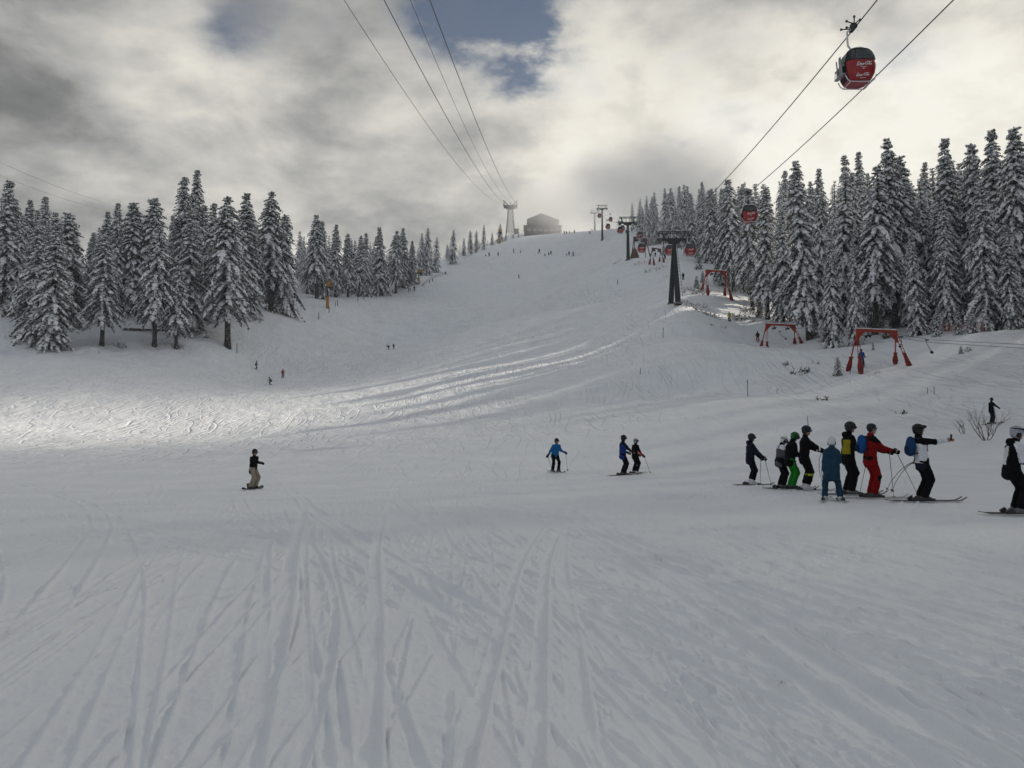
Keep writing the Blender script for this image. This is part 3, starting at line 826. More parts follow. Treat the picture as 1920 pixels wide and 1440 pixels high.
# ------------------------------------------------------------------ gondola lift
X0, KX = 17.9, 0.0705
def line_x(Y): return X0 + KX * Y
LINE_A = math.atan(KX)                                         # the line swings this much to the right of straight ahead
HALF = 1.95
PY = [126.0, 219.0, 372.0, 466.0]
PTOP = [446, 416, 390, 398]
def pylon_anchor(i):
    Y = PY[i]; x = line_x(Y)
    px = project((x, Y, 20 + Y * .2))[0]
    z = at(px, PTOP[i], Y).z
    return x, Y, z
ANCH = [pylon_anchor(i) for i in range(4)]
A0 = (line_x(-70.0), -70.0, 24.0)                              # a pylon behind the view carries the near span
def rope_pts(side, i):
    """points of one span (i-1 -> i): side -1 left rope, +1 right rope"""
    a = A0 if i == 0 else ANCH[i - 1]; b = ANCH[i]
    o = Vector((cos(LINE_A), -sin(LINE_A), 0)) * HALF * side
    sag = [6.0, 1.6, 2.4, 1.0][i]
    n = 40; out = []
    for k in range(n + 1):
        t = k / n; p = Vector(a).lerp(Vector(b), t) + o
        p.z -= 4 * sag * t * (1 - t); out.append(p)
    return out
def rope_at(side, i, px):
    """point of the rope under photo column px"""
    pts = rope_pts(side, i); best = None
    for p, q in zip(pts[:-1], pts[1:]):
        if p.y < 10: continue
        a, b = project(p)[0], project(q)[0]
        if (a - px) * (b - px) <= 0 and a != b:
            return p.lerp(q, (px - a) / (b - a))
    return min((p for p in pts if p.y > 10), key=lambda p: abs(project(p)[0] - px))

for side, lab in ((-1, 'left rope of the gondola lift climbing past the near red cabin to the pylons'), (1, 'right rope of the gondola lift climbing over the wood to the pylons')):
    r = empty('lift_rope', A0)
    for i in range(4):
        m = MB(); pts = [p - Vector(A0) for p in rope_pts(side, i)]
        m.tube(pts, [0.034 if p.y + A0[1] < 130 else 0.04 for p in pts], 6)
        m.build('rope_span', M_ROPE if i == 0 else M_ROPEICE, r, True)
    tag(r, lab, 'rope', 'gondola ropes')

def lift_pylon(i, label, twin=False):
    x, Y, z = ANCH[i]
    g0 = Vector((x, Y, gz(x, Y) - 0.3)); H = z - g0.z
    o = empty('lift_pylon', g0, -LINE_A); tag(o, label, 'pylon', 'pylons of the gondola lift')
    if twin:
        for dx, dy in ((0.30, -0.9), (-0.38, 1.1)):
            m = MB()
            m.lathe([(0.68, 0.0), (0.68, 0.25), (0.62, 0.3), (0.34, H - 0.55)], (0, 0, 0), 4, Matrix.Rotation(pi / 4, 3, 'Z'))
            for v in range(len(m.v)):
                p = m.v[v]; f = 1 - p[2] / H
                m.v[v] = (p[0] * 0.95 + dx * f * 1.35, p[1] + dy * f, p[2])
            m.build('shaft', M_STEEL, o)
        m = MB(); m.box((0.42, -1.0, 0.16), (1.25, 1.25, 0.28)); m.box((-0.52, 1.15, 0.3), (1.2, 1.2, 0.3)); m.build('footing', M_CONC, o)
    else:
        m = MB(); m.lathe([(0.62, 0), (0.62, 0.5), (0.52, 0.6), (0.33, H - 0.4)], n=12); m.build('shaft', M_STEEL, o, True)
        m = MB(); m.lathe([(0.85, -0.4), (0.85, 0.35), (0.7, 0.42)], n=12); m.build('footing', M_CONC, o)
    W_ = HALF + 0.75
    m = MB(); m.box((0, 0, H - 0.30), (2 * W_, 0.50, 0.42)); m.box((0, 0, H - 0.75), (1.5, 0.46, 0.55), taper=1.7); m.build('crossarm', M_STEEL, o)
    up = 0.95 if twin else 1.25
    m = MB()
    for y in (-0.55, 0.55):
        m.bar((-W_ + 0.2, y, H + up), (W_ - 0.2, y, H + up), 0.13, 0.16)
    for s in (-1, 1):
        m.bar((s * 1.4, 0, H - 0.1), (s * (W_ - 0.75), -0.5, H + up), 0.16); m.bar((s * 1.4, 0, H - 0.1), (s * (W_ - 0.75), 0.5, H + up), 0.16)
        m.bar((s * 0.5, 0, H - 0.1), (s * 0.5, 0, H + up), 0.09)
        m.bar((s * (W_ - 0.3), -0.55, H + up), (s * (W_ - 0.3), 0.55, H + up), 0.1)
    m.build('upper_frame', M_STEEL, o)
    m = MB()
    for s in (-1, 1): m.bar((s * (W_ - .3), -.5, H + up + .12), (s * (W_ - 2.2), -.5, H + up + .12), 0.16, 0.07)
    m.build('snow_cap', M_SNOWCAP, o)
    for s in (-1, 1):
        m = MB(); m.box((s * HALF, 0, H - 0.34), (0.22, 3.2, 0.20)); m.box((s * (HALF + .35), 0, H - 0.55), (0.55, 3.4, 0.05)); 
        for y in (-1.6, 1.6): m.bar((s * (HALF + .6), y, H - .55), (s * (HALF + .6), y, H + .25), .05)
        m.bar((s * (HALF + .6), -1.6, H + .25), (s * (HALF + .6), 1.6, H + .25), .05)
        sh = m.build('sheave_assembly', M_STEEL, o)
        for k in range(6):
            w = MB(); w.lathe([(0.10, -0.05), (0.20, -0.05), (0.17, 0), (0.20, 0.05), (0.10, 0.05)], (s * HALF, -1.35 + 0.54 * k, H - 0.20), 10, Matrix.Rotation(pi / 2, 3, 'Y'))
            w.build('sheave_wheel', M_BLACK, sh)
    if i < 2:
        m = MB(); y0 = -0.62 if twin else -0.5
        lx = 0.55 if twin else 0
        for s in (-0.2, 0.2): m.bar((lx * 1.6 + s, y0 - (1.0 if twin else .15), 1.2), (lx * .2 + s, y0 + .1, H - 0.6), 0.05)
        for k in range(16):
            f = k / 16; zz = 1.4 + (H - 2.2) * f
            m.bar((lx * (1.6 - 1.4 * f) - .2, y0 - (1.0 if twin else .15) * (1 - f) + .1 * f, zz), (lx * (1.6 - 1.4 * f) + .2, y0 - (1.0 if twin else .15) * (1 - f) + .1 * f, zz), 0.04)
        m.build('ladder', M_STEEL, o)
    return o
lift_pylon(0, 'nearest lift pylon with two dark tapered legs and a wide head frame', True)
lift_pylon(1, 'second lift pylon uphill, single dark shaft beside the brown pointed hut')
lift_pylon(2, 'slim grey lift pylon standing on the skyline right of the lodge')
lift_pylon(3, 'lift pylon farthest up, almost lost in the mist behind the slim grey one')

# ---- cabins
def cabin_ring(z):
    zs = [0.0, 0.10, 0.45, 0.95, 1.45, 1.85, 2.05, 2.16]; ws = [0.62, 0.72, 0.90, 0.98, 0.93, 0.78, 0.60, 0.28]; ds = [0.70, 0.80, 0.90, 0.95, 0.90, 0.78, 0.60, 0.28]
    return float(np.interp(z, zs, ws)), float(np.interp(z, zs, ds))
def superell(w, d, a, e=4.0):
    c, s = cos(a), sin(a)
    r = (abs(c) ** e + abs(s) ** e) ** (-1 / e)
    return (w * r * c, d * r * s)
# a flowing script written as pen strokes (x along, y up, one unit high)
SCRIPT = [
    [(1.05, .78), (.95, .98), (.70, 1.0), (.40, .80), (.22, .42), (.30, .12), (.55, .02), (.85, .15), (1.0, .30)], [(.15, .05), (-.10, -.20), (.3, -.30), (1.2, -.22), (2.2, -.10)],
    [(1.32, .42), (1.15, .40), (1.05, .20), (1.15, .04), (1.35, .10), (1.42, .30), (1.32, .42)], [(1.85, .38), (1.70, .44), (1.56, .25), (1.62, .06), (1.80, .05), (1.95, .18)],
    [(2.32, .40), (2.15, .42), (2.02, .20), (2.12, .04), (2.28, .15), (2.36, .42), (2.34, .08), (2.48, .08)], [(2.60, .30), (2.85, .34)],
    [(3.75, .76), (3.65, .98), (3.40, 1.0), (3.12, .80), (2.96, .42), (3.04, .12), (3.28, .02), (3.55, .15), (3.7, .30)], [(3.2, .95), (3.9, 1.18), (4.6, 1.05), (5.2, 1.12)],
    [(4.02, .42), (3.85, .40), (3.75, .20), (3.85, .04), (4.05, .10), (4.12, .30), (4.02, .42)], [(4.25, .15), (4.52, .70), (4.50, .95), (4.38, .80), (4.32, .20), (4.45, .03), (4.60, .15)],
    [(5.02, .40), (4.86, .42), (4.72, .20), (4.82, .04), (4.98, .15), (5.06, .42), (5.04, .08), (5.22, .14)]]
def script_on(m, x0, z0, hgt, wid, y_of, thick):
    for st in SCRIPT:
        for (ax, az), (bx, bz) in zip(st[:-1], st[1:]):
            p = (x0 + ax / 5.2 * wid, z0 + az * hgt); q = (x0 + bx / 5.2 * wid, z0 + bz * hgt)
            t = thick * (1.25 if az > bz else 0.8)
            m.bar((p[0], y_of(p[1]), p[1]), (q[0], y_of(q[1]), q[1]), t, 0.012, up=(0, 1, 0))
HANG = 3.75      # rope to cabin floor
def build_cabin():
    o = empty('gondola_cabin')
    zs = [0.0, 0.06, 0.10, 0.25, 0.45, 0.70, 0.95, 1.14]; n = 28
    def shell(zl, off=0.0, cap_top=False, cap_bot=False):
        m = MB(); vs = []; fs = []
        for z in zl:
            w, d = cabin_ring(z)
            for k in range(n):
                a = 2 * pi * (k + .5) / n; x, y = superell(w + off, d + off, a); vs.append((x, y, z - HANG))
        for i in range(len(zl) - 1):
            for k in range(n): fs.append((i * n + k, i * n + (k + 1) % n, (i + 1) * n + (k + 1) % n, (i + 1) * n + k))
        if cap_bot: fs.append(tuple(range(n))[::-1])
        if cap_top: fs.append(tuple((len(zl) - 1) * n + k for k in range(n)))
        m.add(vs, fs); return m
    shell(zs, 0, False, True).build('body', M_RED, o, True)
    fr = shell([1.14, 1.25, 1.45, 1.65, 1.85, 1.95], -0.012).build('window_band', M_BLACK, o, True)
    shell([1.95, 2.05, 2.12, 2.16], 0.015, True).build('roof', M_BLACK, o, True)
    m = MB(); m.lathe([(0.62, 2.07 - HANG), (0.52, 2.17 - HANG), (0.25, 2.24 - HANG), (0.02, 2.26 - HANG)], n=12); m.build('snow_cap', M_SNOWCAP, o, True)
    def pane(face, u0, u1, z0, z1, off, name, mat, parent, nz=5, nu=5):
        """curved sheet lying on the hull: face 'front' (-y), 'back', 'left' (-x), 'right'"""
        m = MB(); vs = []; fs = []
        for j in range(nz + 1):
            z = z0 + (z1 - z0) * j / nz; w, d = cabin_ring(z)
            for i in range(nu + 1):
                u = u0 + (u1 - u0) * i / nu
                if face in ('front', 'back'):
                    sx = -1 if face == 'front' else 1
                    x = u * w; q = min(1, abs(u) * 1.0); y = sx * d * (max(0.0, 1 - q ** 4)) ** 0.25 + sx * off
                else:
                    sx = -1 if face == 'left' else 1
                    y = u * d; x = sx * w * (max(0.0, 1 - abs(u) ** 4)) ** 0.25 + sx * off
                vs.append((x, y, z - HANG))
        for j in range(nz):
            for i in range(nu): a = j * (nu + 1) + i; fs.append((a, a + 1, a + nu + 2, a + nu + 1))
        back = len(vs)
        m.add(vs, fs); return m.build(name, mat, parent, True)
    pane('front', -0.80, 0.80, 1.20, 1.88, 0.006, 'window', M_GLASS, o)
    pane('back', -0.80, 0.80, 1.20, 1.88, 0.006, 'window', M_GLASS, o)
    pane('right', -0.80, 0.80, 1.20, 1.88, 0.006, 'window', M_GLASS2, o)
    dr = pane('left', -0.62, 0.62, 0.10, 1.90, 0.012, 'door', M_BLACK, o, 8)
    for s in (-1, 1): pane('left', 0.30 * s - 0.25, 0.30 * s + 0.25, 1.12, 1.82, 0.022, 'door_window', M_GLASS, dr)
    for z0, h, w, x0, th in ((0.80, 0.17, 0.92, -0.42, 0.030), (0.16, 0.13, 0.80, -0.42, 0.024)):
        m = MB(); script_on(m, x0, z0 - HANG, h, w, lambda z: -cabin_ring(z + HANG)[1] - 0.012, th)
        m.box((0.0, -cabin_ring(z0 - .1)[1] - .012, z0 - 0.12 - HANG), (0.36, .01, .02))
        m.build('lettering', M_LOGO, o)
    m = MB(); m.box((0.0, -cabin_ring(.57)[1] - .012, 0.57 - HANG), (0.10, .012, .045)); m.build('badge', M_LOGO, o)
    m = MB(); m.tube([(-.9, -cabin_ring(.68)[1] * .80, .68 - HANG), (0, -cabin_ring(.68)[1] - .006, .68 - HANG), (.9, -cabin_ring(.68)[1] * .80, .68 - HANG)], 0.008, 5); m.build('seam', M_BLACK, o)
    # skid rail under the floor and the ski rack on the door side
    m = MB()
    for y in (-0.55, 0.55):
        m.tube([(-0.98, y, .30 - HANG), (-0.84, y, .02 - HANG), (-0.66, y, -.10 - HANG), (0.66, y, -.10 - HANG), (0.84, y, .04 - HANG), (0.95, y, .36 - HANG)], 0.035, 6)
    m.tube([(-0.66, -.6, -.10 - HANG), (-0.66, .6, -.10 - HANG)], .03, 6); m.tube([(0.66, -.6, -.10 - HANG), (0.66, .6, -.10 - HANG)], .03, 6)
    m.build('skid_rail', M_WHITE, o, True)
    m = MB(); m.box((-1.10, 0, .42 - HANG), (.26, 1.1, .06)); m.box((-1.12, 0, .95 - HANG), (.14, 1.1, .06))
    for y in (-.5, -.25, 0, .25, .5): m.bar((-1.20, y, .40 - HANG), (-1.17, y, 1.0 - HANG), .03)
    m.build('ski_rack', M_GALV, o)
    for y, l, t in ((-.40, 1.75, .10), (-.30, 1.70, .12), (-.12, 1.62, .05), (.2, 1.7, .08)):
        m = MB(); m.bar((-1.13, y, .46 - HANG), (-1.13 - t, y, .46 + l * .62 - HANG), .05, .09); m.build('stowed_ski', M_GALV, o)
    # hanger arm and grip
    m = MB(); m.tube([(0, 0, 2.12 - HANG), (-.34, 0, 2.22 - HANG), (-.52, 0, 2.46 - HANG), (-.55, 0, 2.80 - HANG), (-.55, 0, 3.40 - HANG), (-.30, 0, 3.58 - HANG)], [.075, .075, .07, .065, .06, .06], 8)
    m.build('hanger_arm', M_WHITE, o, True)
    m = MB(); m.box((-0.16, 0, -.10), (.22, .75, .22)); m.box((-.22, 0, .10), (.16, .35, .16))
    gr = m.build('grip', M_STEEL, o)
    m = MB()
    for a, b in (((-.2, -.3, 0), (-.75, -.42, .12)), ((-.2, .3, 0), (-.75, .40, .02)), ((-.2, -.25, .05), (-.35, -.62, .32)), ((-.2, .25, .05), (-.3, .62, .28)), ((-.2, 0, .1), (.20, -.2, .34))):
        m.tube([a, b], .035, 6); m.lathe([(.02, -.05), (.075, -.05), (.075, .05), (.02, .05)], b, 8)
    m.build('grip_roller', M_STEEL, gr)
    return o
def copy_tree(o):
    c = o.copy(); COL.objects.link(c)
    for ch in o.children:
        d = ch.copy(); COL.objects.link(d); d.parent = c
        for gch in ch.children:
            e = gch.copy(); COL.objects.link(e); e.parent = d
    return c
CABINS = [  # (photo x of the cabin, side, span, label)
    (1604, -1, 0, 'large red cabin with white script hanging against the clouds, top right'),
    (1404, 1, 0, 'red cabin hanging in front of the dark spruces on the right'),
    (1294, 1, 0, 'red cabin with dark window passing the right arm of the nearest pylon'),
    (1255, 1, 1, 'red cabin half hidden behind the twin legs of the nearest pylon'),
    (1203, -1, 1, 'red cabin low over the crest in front of the brown pointed hut'),
    (1200, 1, 1, 'red cabin with pale window hanging above the crossbar of a dull gantry'),
    (1163, -1, 2, 'red cabin just left of the second pylon, nearer of two'),
    (1167, 1, 2, 'dark cabin just left of the second pylon, partly hidden by the nearer one'),
    (1140, -1, 2, 'small dark cabin low over the skyline between the second and third pylon'),
    (1145, 1, 2, 'small dark cabin high right of the slim grey pylon'),
    (1124, -1, 2, 'small dark cabin under the left arm of the slim grey pylon'),
]
cab0 = build_cabin()
for i, (px, side, span, lab) in enumerate(CABINS):
    c = cab0 if i == 0 else copy_tree(cab0)
    p = rope_at(side, span, px + (2 if i == 0 else 0))
    c.location = p; c.rotation_euler = (0, 0, -LINE_A + (R(4) if i == 0 else R(random.uniform(-3, 3))))
    c.scale = (.86, .86, .86)
    tag(c, lab, 'gondola', 'cabins of the gondola lift')
    print('CABIN', px, [round(v) for v in project((p.x, p.y, p.z - 2.7))], round(p.y))

M_TOWER = material('tower_grey', (0.11, 0.112, 0.115), 0.6, var=0.2)
# ------------------------------------------------------------------ cable car tower and its ropes
TB = ground_at(957, 545)
tz = at(957, 377, 545).z; TH = tz - TB.z
o = empty('cable_car_tower', TB); tag(o, 'tall lattice cable car tower with spread arms on the hilltop', 'tower')
b0, t0 = 3.1, 1.5
HH = TH - 4.8
def leg_p(sx, sy, z): w = b0 + (t0 - b0) * z / HH; return Vector((sx * w, sy * w, z))
for sx in (-1, 1):
    for sy in (-1, 1):
        m = MB(); m.bar(leg_p(sx, sy, -1), leg_p(sx, sy, HH), 0.55); m.build('leg', M_TOWER, o)
for k in range(6):
    z0, z1 = HH * k / 6, HH * (k + 1) / 6
    for f, (a, b) in enumerate((((-1, -1), (1, -1)), ((1, -1), (1, 1)), ((1, 1), (-1, 1)), ((-1, 1), (-1, -1)))):
        m = MB(); m.bar(leg_p(*a, z0), leg_p(*b, z1), 0.22); m.bar(leg_p(*b, z0), leg_p(*a, z1), 0.22); m.bar(leg_p(*a, z1), leg_p(*b, z1), 0.22)
        m.build('brace', M_TOWER, o)
m = MB(); m.box((0, 0, HH + 0.7), (9.6, 3.4, 1.5)); m.box((0, 0, HH - .4), (5.2, 3, 1.2), taper=1.5); m.build('platform', M_TOWER, o)
m = MB()
for s in (-1, 1):
    m.box((s * 4.6, 0, HH + 1.9), (0.9, 5.0, 1.3)); m.build('saddle', M_TOWER, o); m = MB()
    m.bar((s * 1.2, 0, HH + 1.3), (s * 5.2, 0, HH + 5.3), 0.55, 0.6); m.bar((s * 0.9, 0, HH + 1.3), (s * 3.6, 0, HH + 3.4), 0.4); m.build('arm', M_TOWER, o); m = MB()
m.bar((0, 0, HH + 1.3), (0, 0, HH + 3.2), 0.4); m.box((0, 0, HH + 3.3), (.8, .8, .5)); m.build('mast', M_TOWER, o)
hut0 = TB + Vector((4.4, -3, 0)); hut0.z = gz(hut0.x, hut0.y) - .3
o2 = empty('equipment_hut', hut0); tag(o2, 'small grey hut at the foot of the cable car tower', 'hut')
m = MB(); m.box((0, 0, 1.7), (3.0, 3, 3.4)); m.build('wall', M_CONC, o2); m = MB(); m.box((0, 0, 3.5), (3.4, 3.4, .25)); m.build('roof', M_ROOF, o2)
for dx, top_px, rad, lab in ((-4.7, 640, .055, 'thin outer left cable sweeping up from the cable car tower'), (-4.0, 716, .085, 'thick left cable sweeping up from the cable car tower'),
                             (3.6, 766, .05, 'faint thin cable between the two thick ones above the tower'), (4.6, 803, .085, 'thick right cable sweeping up from the cable car tower')):
    a = TB + Vector((dx, 0, HH + (2.6 if rad > .06 else 1.4)))
    b = at(top_px, -8, 118.0); c2 = a + (b - a) * 1.35; c2.z += 6
    sag = 7.5 if rad > .06 else 11.0
    pts = []
    for k in range(61):
        t = k / 60; p = a.lerp(c2, t); p.z -= 4 * sag * t * (1 - t) * 0.9; p.x -= (3.5 if rad < .06 else 1.8) * 4 * t * (1 - t) * .6; pts.append(p)
    # bring the sagging cable back through the top of the frame where the photograph has it
    kb = min(range(61), key=lambda k: abs(pts[k].y - 118)); corr = b - pts[kb]
    pts = [p + corr * min(1.0, k / kb) ** 1.5 - a for k, p in enumerate(pts)]
    r = empty('aerial_cable', a); m = MB(); m.tube(pts, rad, 6); m.build('rope', M_ROPE, r, True); tag(r, lab, 'cable', 'ropes of the cable car')
for (p0, p1, lab) in (((-40, 286), (190, 378), 'upper of the faint wires crossing the sky at the far left'), ((-40, 312), (186, 392), 'lower of the faint wires crossing the sky at the far left')):
    a, b = at(*p0, 150.0), at(*p1, 210.0); m = MB(); m.tube([a.lerp(b, k / 12) - a - Vector((0, 0, 4 * 0.6 * (k / 12) * (1 - k / 12))) for k in range(13)], 0.028, 5)
    r = empty('overhead_wire', a); m.build('wire', M_GALV, r, True); tag(r, lab, 'wire', 'wires at the far left')

# ------------------------------------------------------------------ lodge
LB = ground_at(1018, 512); LB.z -= 1.2
sc_ = 512 * cos(PITCH) / F_PX
o = empty('lodge', LB); tag(o, 'big gabled mountain lodge fading into the mist on the hilltop', 'building')
wl, zl = 35.5 * sc_, 1.2
bot = 7.4; mid = 13.2; pk = at(1018, 401, 512).z - LB.z; mid_z = at(1018, 423, 512).z - LB.z; eav = at(990, 411, 512).z - LB.z
m = MB(); m.box((0, 7, mid_z / 2), (2 * wl, 14, mid_z)); m.build('wall', M_WALL, o)
m = MB(); m.box((0, 7, mid_z + .12), (2 * wl + .8, 14.8, .24)); m.build('terrace', M_ROOF, o)
xl, xr, xp = -28.5 * sc_, 30.0 * sc_, -3.0 * sc_
y0, y1 = 1.2, 13
m = MB(); m.add([(xl, y0, mid_z + .25), (xr, y0, mid_z + .25), (xr, y0, eav - .6), (xp, y0, pk), (xl, y0, eav), (xl, y1, mid_z + .25), (xr, y1, mid_z + .25), (xr, y1, eav - .6), (xp, y1, pk), (xl, y1, eav)],
                [(0, 1, 2, 3, 4), (9, 8, 7, 6, 5), (0, 4, 9, 5), (1, 6, 7, 2)]); m.build('gable_wall', M_WALL, o)
m = MB()
for (ax, az), (bx, bz) in (((xl - .6, eav - .15), (xp, pk + .25)), ((xp, pk + .25), (xr + .6, eav - .75))):
    m.add([(ax, y0 - .7, az), (bx, y0 - .7, bz), (bx, y1 + .7, bz), (ax, y1 + .7, az), (ax, y0 - .7, az + .4), (bx, y0 - .7, bz + .4), (bx, y1 + .7, bz + .4), (ax, y1 + .7, az + .4)],
          [(0, 1, 2, 3), (7, 6, 5, 4), (0, 4, 5, 1), (2, 6, 7, 3), (0, 3, 7, 4), (1, 5, 6, 2)])
rf = m.build('roof', M_ROOF, o)
m = MB(); dxx = 21 * sc_; dz = at(1040, 410, 512).z - LB.z
m.add([(dxx - 1.6, 3, dz - 3), (dxx + 2.2, 3, dz - 3), (dxx, 3, dz + 1.2), (dxx - 1.6, 8, dz - 3), (dxx + 2.2, 8, dz - 3), (dxx, 8, dz + 1.2)], [(0, 1, 2), (5, 4, 3), (0, 2, 5, 3), (1, 4, 5, 2), (0, 3, 4, 1)]); m.build('dormer', M_WALL, rf)
for k in range(6):
    x = -wl + 3.3 + k * (2 * wl - 6.2) / 5
    m = MB(); m.box((x, -.03, mid_z * .60), (2.3, .10, 1.9)); w = m.build('window', M_WIN, o)
    m = MB(); m.bar((x, -.10, mid_z * .60 - .95), (x, -.10, mid_z * .60 + .95), .14, .06); m.bar((x - 1.15, -.10, mid_z * .60 + .3), (x + 1.15, -.10, mid_z * .60 + .3), .12, .06); m.build('window_bar', M_WALL, w)
m = MB()
for k in range(15): m.bar((-wl + k * 2 * wl / 14, -.9, mid_z * .36), (-wl + k * 2 * wl / 14, -.9, mid_z * .36 + 1.1), .12)
m.bar((-wl, -.9, mid_z * .36 + 1.1), (wl, -.9, mid_z * .36 + 1.1), .14); m.box((0, -.55, mid_z * .36 - .1), (2 * wl, 1.0, .2)); m.build('balcony', M_TAN, o)
for k in range(9):
    x = -wl * .9 + k * 2 * wl * .9 / 8
    m = MB(); m.bar((x, 0.3, mid_z + .25), (x, .3, mid_z + 1.2), .1); m.build('railing_post', M_TAN, o)

# ------------------------------------------------------------------ red gantries of the drag lift
def gantry(pl, pr, Y, top, label, lattice=True, pads=True, box=False, col=None):
    """portal over the drag lift: lattice legs, beam with corner brackets, padded feet"""
    a, b = ground_at(pl, Y + 1.0), ground_at(pr, Y + 2.5)
    base = (a + b) / 2; dirx = (b - a); W_ = dirx.length; yaw = math.atan2(dirx.y, dirx.x)
    base.z = min(a.z, b.z)
    H = at((pl + pr) / 2, top, Y + 1.5).z - base.z
    o = empty('drag_lift_gantry', base, yaw); tag(o, label, 'lift gantry', 'gantries of the drag lift')
    mt = col or M_GANTRY
    hw = W_ / 2; th = hw * 0.80; s_ = H / 4.3
    m = MB(); m.box((0, 0, H - .16 * s_), (2 * th + .26 * s_, .22 * s_, .24 * s_))
    for s in (-1, 1):
        xx = s * (th + .02)
        m.add([(xx, -.09 * s_, H - .30 * s_), (xx - s * .85 * s_, -.09 * s_, H - .30 * s_), (xx + s * .14 * s_, -.09 * s_, H - 1.25 * s_), (xx + s * .10 * s_, -.09 * s_, H - .02), (xx, .09 * s_, H - .30 * s_),
               (xx - s * .85 * s_, .09 * s_, H - .30 * s_), (xx + s * .14 * s_, .09 * s_, H - 1.25 * s_), (xx + s * .10 * s_, .09 * s_, H - .02)],
              [(0, 1, 2), (0, 2, 3), (4, 6, 5), (4, 7, 6), (1, 5, 6, 2), (0, 4, 5, 1), (2, 6, 7, 3), (3, 7, 4, 0)])
    m.build('beam', mt, o)
    m = MB(); m.box((0, 0, H + .03), (2 * th, .24 * s_, .08)); m.build('snow_cap', M_SNOWCAP, o)
    for s in (-1, 1):
        for fwd in (-1, 1):                        # two legs on each side, splayed fore and aft
            foot = Vector((s * hw, fwd * .95 * s_ - .1, gz_local(o, s * hw, fwd * .95) - .2)); head = Vector((s * th, fwd * .05, H - .35 * s_))
            m = MB(); n = 9; wdt = .16 * s_
            d = (head - foot)
            if lattice and fwd < 0:
                off = Vector((wdt, 0, 0))
                m.bar(foot - off, head - off * .9, .055 * s_); m.bar(foot + off, head + off * .9, .055 * s_)
                for k in range(1, n):
                    c = foot + d * (k / n); m.bar(c - off, c + off, .05 * s_, .05 * s_)
            else:
                m.bar(foot, head, .11 * s_)
            m.build('leg', mt, o)
            if pads:
                c0 = foot + d * 0.02; c1 = foot + d * (0.42 if fwd < 0 else 0.40)
                m = MB(); pts = [c0.lerp(c1, t) for t in (0, .2, .45, .7, .88, 1)]
                rr = [.17, .25, .27, .21, .15, .25] if s < 0 or fwd > 0 else [.30, .29, .24, .19, .21, .18]
                vs = []; fs = []
                for p, r_ in zip(pts, rr):
                    for k in range(8):
                        ang = 2 * pi * (k + .5) / 8; vs.append((p.x + cos(ang) * r_ * 1.05 * s_ * random.uniform(.9, 1.08), p.y + sin(ang) * r_ * .85 * s_, p.z))
                for i in range(5):
                    for k in range(8): fs.append((i * 8 + k, i * 8 + (k + 1) % 8, (i + 1) * 8 + (k + 1) % 8, (i + 1) * 8 + k))
                fs.append(tuple(range(8))[::-1]); fs.append(tuple(40 + k for k in range(8)))
                m.add(vs, fs); pd = m.build('crash_pad', M_PAD, o, True)
                m = MB()
                for t in (.30,):
                    p = c0.lerp(c1, t); m.lathe([(.27 * s_, -.03), (.28 * s_, 0), (.27 * s_, .03)], p, 8)
                m.build('pad_strap', M_BLACK, pd)
    for x in (-.45 * th, .50 * th):
        m = MB(); m.bar((x, 0, H - .3 * s_), (x, 0, H - .62 * s_), .08 * s_); m.box((x, 0, H - .66 * s_), (.34 * s_, .7 * s_, .12 * s_)); wa = m.build('wheel_bracket', M_STEEL, o)
        for k in (-1, 1):
            w = MB(); w.lathe([(.05, -.04), (.15 * s_, -.04), (.12 * s_, 0), (.15 * s_, .04), (.05, .04)], (x, k * .25 * s_, H - .72 * s_), 10, Matrix.Rotation(pi / 2, 3, 'Y')); w.build('wheel', M_BLACK, wa)
    if box:
        m = MB(); p = Vector((-hw - .75, -.75, gz_local(o, -hw - .7, -.7) + .25)); m.box(p, (1.25, .8, .75)); m.build('footing', M_CONC, o)
        m = MB(); m.box(p + Vector((0, 0, .43)), (1.3, .85, .12)); m.build('snow_cap', M_SNOWCAP, o)
    return o
def gz_local(o, lx, ly):
    a = o.rotation_euler[2]
    return gz(o.location.x + lx * cos(a) - ly * sin(a), o.location.y + lx * sin(a) + ly * cos(a)) - o.location.z
G1 = gantry(1601, 1690, 77, 617, 'nearest red drag lift gantry, a skier in blue beside its left leg')
G2 = gantry(1432, 1496, 111, 607, 'middle red gantry with a grey footing, by the skier in red trousers', box=True)
G3 = gantry(1321, 1365, 140, 506, 'third red gantry uphill beside the nearest lift pylon, on a scrubby knoll')
M_DULL = material('dull_brown_steel', (0.10, 0.055, 0.045), 0.6, var=0.2)
gantry(1187, 1214, 232, 444, 'thin dull gantry above the brown pointed hut', lattice=False, pads=False, col=M_DULL)
gantry(1222, 1240, 205, 465, 'thin dull gantry half hidden by the head of the nearest pylon', lattice=False, pads=True, col=M_DULL)
gantry(1157, 1163, 385, 415, 'tiny pale gantry on the skyline left of the second pylon', lattice=False, pads=False, col=M_GALV)

